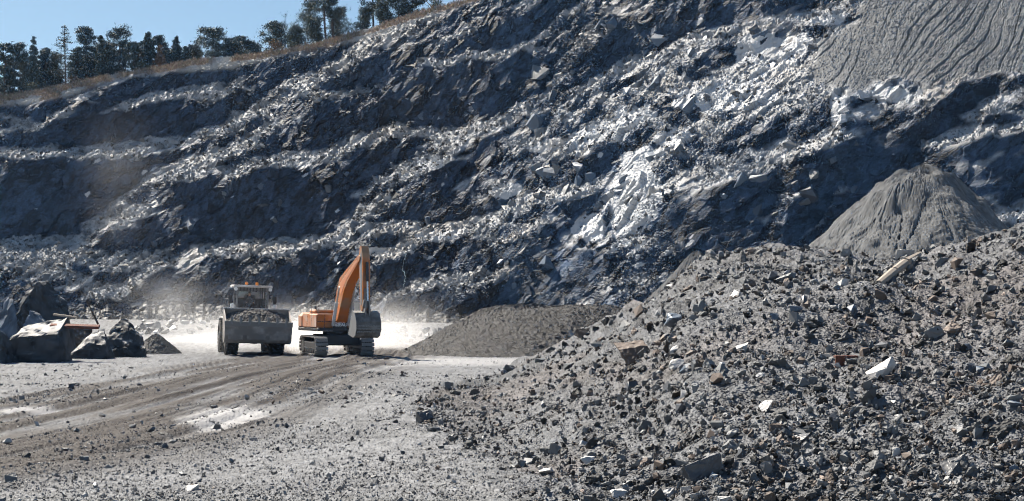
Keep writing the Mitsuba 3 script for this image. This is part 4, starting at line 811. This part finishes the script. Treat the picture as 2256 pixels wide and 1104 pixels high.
for z in (1.15, 1.3, 1.45): part(EB, 'wear_strip', bx(-.62, .62, -5.56, -5.5, z, z + .05, .006), 'steel', M=MU)
for x in (-.16, .12): part(EB, 'hanger', pris([(-4.8, 2.1), (-5.25, 2.1), (-5.36, 2.35), (-5.2, 2.4), (-4.85, 2.42)], x, x + .05), 'steel', M=MU)
for i in range(5): part(EB, 'tooth', pris([(-4.32, 1.01), (-4.32, 1.08), (-4.02, 1.12)], -.6 + i * .28, -.5 + i * .28), 'steel', M=MU)

# ------------------------------------------------------------------ trees and plants along the rim
def tris(c, size, rg, flat=.6):
    n = len(c); a = rg.normal(size=(n, 3)); a /= np.linalg.norm(a, axis=1, keepdims=True); b = np.cross(a, rg.normal(size=(n, 3))); b /= np.linalg.norm(b, axis=1, keepdims=True)
    s = size * rg.uniform(.6, 1.4, (n, 1))
    v = np.stack([c - a * s * .5 - b * s * .28, c - a * s * .5 + b * s * .28, c + a * s * .7, ], 1).reshape(-1, 3)
    return v, np.arange(3 * n).reshape(n, 3)
def limb(p0, p1, r0, r1, n=5): return cyl(p0, p1, r0, n, r1)
def tree(px, base, top, wpx, kind, label, seed, back=3.0, leaf='leaf_pine', group='trees along the rim of the quarry', name=None, n=1):
    rg = np.random.default_rng(seed)
    Yr, Zr = ridge_at(px); Y = Yr + back; x = (px - CX) / FL * Y
    z0 = min(Zr - .3, CH + (YH - base) / FL * Y) ; z1 = CH + (YH - top) / FL * Y; H = z1 - z0; Rw = wpx / 2 / FL * Y * 1.15
    org = np.array([x, Y, z0]); lean = rg.normal(size=2) * .03
    def ax(t): return org + np.array([lean[0] * H * t, lean[1] * H * t, H * t])
    k = thing(name or ('spruce_tree' if kind in ('spruce', 'larch') else 'pine_tree' if kind in ('pine', 'tall') else 'leafy_tree' if kind != 'shrub' else 'shrub'), label, 'shrub' if kind == 'shrub' else 'tree', group)
    wood, cl = [], []
    r0 = max(.09, H * .017)
    if kind == 'spruce' or kind == 'larch':
        wood.append(limb(ax(0), ax(.99), r0, .03, 7)); dens = 1 if kind == 'spruce' else .35; Rw *= 1.5
        for i in range(int(64 if kind == 'spruce' else 60)):
            t = rg.uniform(.08, .98); L = Rw * (1.02 - t) ** .85 * rg.uniform(.7, 1.15) + .08 * H / 10; a = rg.uniform(0, 6.28); d = np.array([math.cos(a), math.sin(a), -.22 if kind == 'spruce' else .12])
            p0 = ax(t); wood.append(limb(p0, p0 + d * L, r0 * .28, .012, 4))
            m = int((20 + 80 * L / max(Rw, .1)) * dens); s = rg.uniform(.15, 1, (m, 1)); cl.append(p0 + d * L * s + rg.normal(size=(m, 3)) * (.1 + .16 * L * (1 - s * .5)) * [1, 1, .6])
        size = .30 if kind == 'spruce' else .2
    elif kind in ('pine', 'tall'):
        t0 = .16 if kind == 'pine' else .35
        wood.append(limb(ax(0), ax(.9), r0, r0 * .3, 7))
        for i in range(44 if kind == 'pine' else 40):
            t = t0 + (1 - t0) * rg.uniform(0, 1) ** .8 * .97; pr = math.sin(math.pi * min(1, (t - t0 + .12) / (1 - t0 + .15)) ** .8) ** .6
            L = Rw * pr * rg.uniform(.3, 1.2); a = rg.uniform(0, 6.28); d = np.array([math.cos(a), math.sin(a), rg.uniform(-.1, .45)]); p0 = ax(t * .97); p1 = p0 + d * L
            wood.append(limb(p0, p1, r0 * .3, .02, 4)); rad = Rw * rg.uniform(.15, .30)
            m = int(40 + 60 * rad / max(Rw * .3, .1)); cl.append(p1 + rg.normal(size=(m, 3)) * np.array([rad, rad, rad * .6]) * .7)
            if rg.uniform() < .6: m = 40; s = rg.uniform(.3, .9, (m, 1)); cl.append(p0 + (p1 - p0) * s + rg.normal(size=(m, 3)) * rad * .35)
        size = .23
    elif kind == 'leafy':
        for j in range(n):
            b0 = org + np.array([rg.normal() * Rw * .25 * (n > 1), rg.normal() * .5, 0]); tp = ax(.97) + np.array([rg.normal() * Rw * .4, 0, 0]); wood.append(limb(b0, tp, r0 * .8, .03, 6))
            for i in range(34 // n + 8):
                t = rg.uniform(.18, .98); p0 = b0 + (tp - b0) * t; a = rg.uniform(0, 6.28); L = Rw * rg.uniform(.4, 1.05) * (1.15 - t * .6); d = np.array([math.cos(a), math.sin(a), rg.uniform(.2, .9)]); p1 = p0 + d * L
                wood.append(limb(p0, p1, r0 * .22, .012, 4)); m = 75; s = rg.uniform(.4, 1.1, (m, 1)); cl.append(p0 + (p1 - p0) * s + rg.normal(size=(m, 3)) * Rw * .15)
        size = .22
    elif kind == 'bare':
        wood.append(limb(ax(0), ax(1), r0 * .7, .015, 6))
        for i in range(26):
            t = rg.uniform(.3, .97); a = rg.uniform(0, 6.28); L = Rw * rg.uniform(.4, 1.1) * (1.1 - .5 * t); d = np.array([math.cos(a), math.sin(a), rg.uniform(.2, .8)]); p0 = ax(t); p1 = p0 + d * L; wood.append(limb(p0, p1, .035, .012, 4))
            cl.append(p1 + rg.normal(size=(7, 3)) * .2)
        size = .14
    else:
        for i in range(7): a = rg.uniform(0, 6.28); p1 = org + np.array([math.cos(a) * Rw * .6, math.sin(a) * Rw * .6, H * rg.uniform(.5, .9)]); wood.append(limb(org, p1, .05, .015, 4)); m = 60; cl.append(p1 + rg.normal(size=(m, 3)) * np.array([Rw * .3, Rw * .3, H * .18]))
        size = .2
    part(k, 'trunk' if kind != 'shrub' else 'stem', cat(*wood), 'bark')
    C = np.vstack(cl); C = C[C[:, 2] > z0 - .1]
    part(k, 'crown', tris(C, size * Y / 190, rg), leaf)
    return k
TL = [(-25,214,95,44,'pine','dark pine cut off by the left edge'),(10,212,92,40,'pine','dark broad pine at the left edge of the wood'),(45,210,90,40,'pine','flat crowned dark pine, second from the left edge'),(78,206,80,24,'spruce','slim pointed spruce standing above the first dark pines'),
 (100,200,104,34,'pine','low pine left of the sparse tall larch'),(145,196,54,52,'larch','sparse tall larch with thin airy branches'),(168,190,104,30,'pine','small pine between the larch and the tall pine'),(192,186,55,46,'pine','tall pine with a knobbly top, left of the pair of tall pines'),
 (224,178,78,22,'spruce','narrow conifer between the two tall pines'),(262,172,58,62,'pine','tall broad pine, right one of the two tall pines'),(296,160,92,30,'pine','pine leaning out of the right side of the broad pine'),(328,156,68,34,'spruce','pointed spruce with a brownish lower tree before it'),
 (322,158,100,34,'leafy','brown autumn tree in front of the pointed spruce'),(352,152,100,16,'spruce','little narrow spruce right of the autumn tree'),(390,146,82,28,'spruce','spruce with tiered branches alone against the sky'),(374,150,112,34,'pine','low pine at the foot of the tiered spruce'),(411,142,102,16,'spruce','tiny spruce right of the tiered spruce'),
 (428,140,110,26,'leafy','low leafy tree between the spruces and the round pine'),(466,136,58,64,'pine','round crowned pine alone in the middle of the rim'),(512,128,88,38,'pine','smaller round pine beside the round crowned one'),(540,124,112,22,'shrub','low dark bush at the right of the small round pine'),
 (606,116,50,60,'pine','pine with a slanting crown left of the bare tree'),(629,112,26,28,'bare','thin bare tree rising above the slanting pine'),(655,108,62,40,'leafy','bushy leafy tree under the tall slender trunks'),(668,104,2,56,'leafy','tall leafy tree left of the two slender trunks'),
 (718,92,-60,56,'tall','slender tall tree, left of the twin trunks'),(734,88,-50,50,'tall','slender tall tree, right of the twin trunks'),(742,88,20,44,'leafy','leafy undergrowth tree beside the twin trunks'),(700,96,40,40,'leafy','leafy tree at the foot of the twin trunks'),
 (823,58,-75,60,'tall','tall pine with a straight bare trunk near the top edge'),(795,66,20,36,'leafy','half bare leafy tree left of the straight trunked pine'),(878,44,-40,64,'pine','dark dense pine high on the rim at the top edge'),(908,34,-40,44,'pine','dark pine at the right end of the wood'),(850,50,5,40,'leafy','thin leafy tree between the straight trunked pine and the dense pine'),
 (120,194,120,36,'leafy','small leafy tree below the larch'),(60,208,125,40,'leafy','leafy undergrowth at the left part of the wood'),(215,180,120,44,'pine','low dark pine below the narrow conifer'),(20,210,130,40,'pine','low dark pine at the left edge under the taller ones'),(240,174,110,40,'pine','dark pine filling the gap between the tall pines'),(180,188,125,40,'leafy','leafy undergrowth below the tall pine with the knobbly top')]
for i, (px, b, t, w, kd, lb) in enumerate(TL):
    lf = 'leaf_autumn' if 'autumn' in lb else 'leaf_green' if kd == 'leafy' else 'leaf_pine'
    tree(px, b, t, w, kd, lb, 1000 + i, back=2.0 + (i * 7 % 5) * 1.3 + (4 if 'low ' in lb or 'undergrowth' in lb else 0), leaf=lf, n=2 if 'undergrowth' in lb else 1)
rg = np.random.default_rng(61)
for i in range(16):
    px = rg.uniform(-20, 560); y = float(interp(px, RIDGE)); tree(px, y + 10, y - rg.uniform(38, 78) * (1 if px < 350 else .6), rg.uniform(26, 44), 'pine', 'dark pine further back in the wood behind the rim', 1100 + i, back=9 + rg.uniform(0, 9), group='pines further back in the wood')
for i, (px, h_, w, lb) in enumerate([(72, 18, 26, 'dark bush on the rim below the first pines'), (160, 14, 22, 'pale bush on the rim below the larch'), (318, 14, 26, 'low bush at the rim below the pointed spruce'), (470, 12, 30, 'low bush below the round crowned pine'), (608, 18, 28, 'pale bush at the rim before the slanting pine'), (645, 14, 24, 'bush at the rim before the bushy leafy tree'), (770, 22, 36, 'bush on the rim right of the twin trunks'), (960, 14, 26, 'bush on the rim near the leaning pole')]):
    y = float(interp(px, RIDGE)); tree(px, y + 3, y - h_, w, 'shrub', lb, 1200 + i, back=.4, leaf='leaf_autumn' if 'pale' in lb else 'leaf_green', group=None)
add('leaning_pole', cyl(P(957, 22, ridge_at(957)[0]), P(930, -8, ridge_at(940)[0] + .5), .07, 7, .05), 'wood_pale', 'pale pole leaning to the left on the rim at the top edge', 'pole')
rg = np.random.default_rng(88); gi = np.argwhere((GM > .55) & (gmx[..., 0] > .4)); gi = gi[rg.integers(0, len(gi), 16000)]
gb = V[gi[:, 0], gi[:, 1]] + rg.normal(size=(len(gi), 3)) * [.2, .2, .02]; hg = rg.uniform(.12, .5, (len(gi), 1)); a = rg.uniform(0, 6.28, len(gi)); wd = np.stack([np.cos(a), np.sin(a), a * 0], 1) * .07
gv = np.stack([gb - wd, gb + wd, gb + rg.normal(size=gb.shape) * [.12, .12, 0] + hg * [0, 0, 1]], 1).reshape(-1, 3)
gcol = np.repeat(np.array([.27, .205, .16]) * rg.uniform(.55, 1.35, (len(gi), 1)) * np.where(rg.uniform(size=(len(gi), 1)) < .3, np.array([.75, .95, .8]), 1), 3, 0)
add('dry_grass', (gv, np.arange(len(gv)).reshape(-1, 3)), 'grass_bsdf', 'dry reddish grass along the rim of the quarry', 'grass', kind='stuff', color=gcol)
# ------------------------------------------------------------------ air and dust
scene['haze_air'] = {'type': 'homogeneous', 'albedo': {'type': 'rgb', 'value': [.80, .92, .99]}, 'sigma_t': {'type': 'rgb', 'value': [.00003, .00006, .00011]}}
AIR = {'type': 'ref', 'id': 'haze_air'}
bx0, bx1 = np.array([-520., -40, -1.4]), np.array([620., 640, 75])
scene['haze'] = {'type': 'cube', 'to_world': T().translate(((bx0 + bx1) / 2).tolist()).scale(((bx1 - bx0) / 2).tolist()), 'bsdf': {'type': 'null'}, 'interior': AIR}
tag('haze', 'thin bluish air over the whole quarry', 'haze', kind='stuff')
scene['camera']['medium'] = AIR
d0, d1 = np.array([-48., 66.5, -.15]), np.array([-1., 176., 26])
NX, NY, NZ = 72, 96, 44
xs, ys, zs = [d0[i] + (np.arange(n) + .5) / n * (d1[i] - d0[i]) for i, n in enumerate((NX, NY, NZ))]
zz, yy, xx = np.meshgrid(zs, ys, xs, indexing='ij')
pt = np.stack([xx, yy, zz], -1)
den = 0 * xx
def puff(c, r, s):
    global den
    e = (((pt - np.array(c)) / np.array(r)) ** 2).sum(-1)
    den = den + s * np.exp(-e * 1.6) * np.clip(.75 + .9 * FB(pt / np.array([3.5, 7, 2.5]), 3, 95), .1, 2)
puff((-11.5, 74, .3), (5.0, 7, 1.35), .36); puff((-16, 86, .2), (7, 10, 1.2), .02); puff((-6.5, 76, .4), (2.4, 5, 1.7), .28); puff((-26, 112, .3), (11, 20, 1.4), .003)
puff(P(375, 668, 120), (2.6, 6, 2.2), .04); puff(P(205, 385, 160), (7, 9, 6), .007); puff(P(150, 470, 160), (7, 9, 4), .005); puff(P(15, 300, 165), (4, 9, 4), .022); puff(P(400, 640, 130), (10, 12, 1.5), .003)
fade = np.ones_like(den)
for g_, a, b in ((xx, d0[0], d1[0]), (yy, d0[1], d1[1])): fade *= sstep(0, 2.5, g_ - a) * sstep(0, 2.5, b - g_)
fade *= sstep(0, 3, d1[2] - zz)
den = .00002 + den * fade
scene['dust_air'] = {'type': 'heterogeneous', 'albedo': {'type': 'rgb', 'value': [.97, .96, .95]}, 'sigma_t': {'type': 'gridvolume', 'grid': mi.VolumeGrid(den[..., None].astype(np.float32)), 'to_world': T().translate(d0.tolist()).scale((d1 - d0).tolist())}}
scene['dust_cloud'] = {'type': 'cube', 'to_world': T().translate(((d0 + d1) / 2).tolist()).scale(((d1 - d0) / 2).tolist()), 'bsdf': {'type': 'null'}, 'interior': {'type': 'ref', 'id': 'dust_air'}, 'exterior': AIR}
tag('dust_cloud', 'pale dust whirled up behind the wheel loader and drifting before the quarry face', 'dust', kind='stuff')
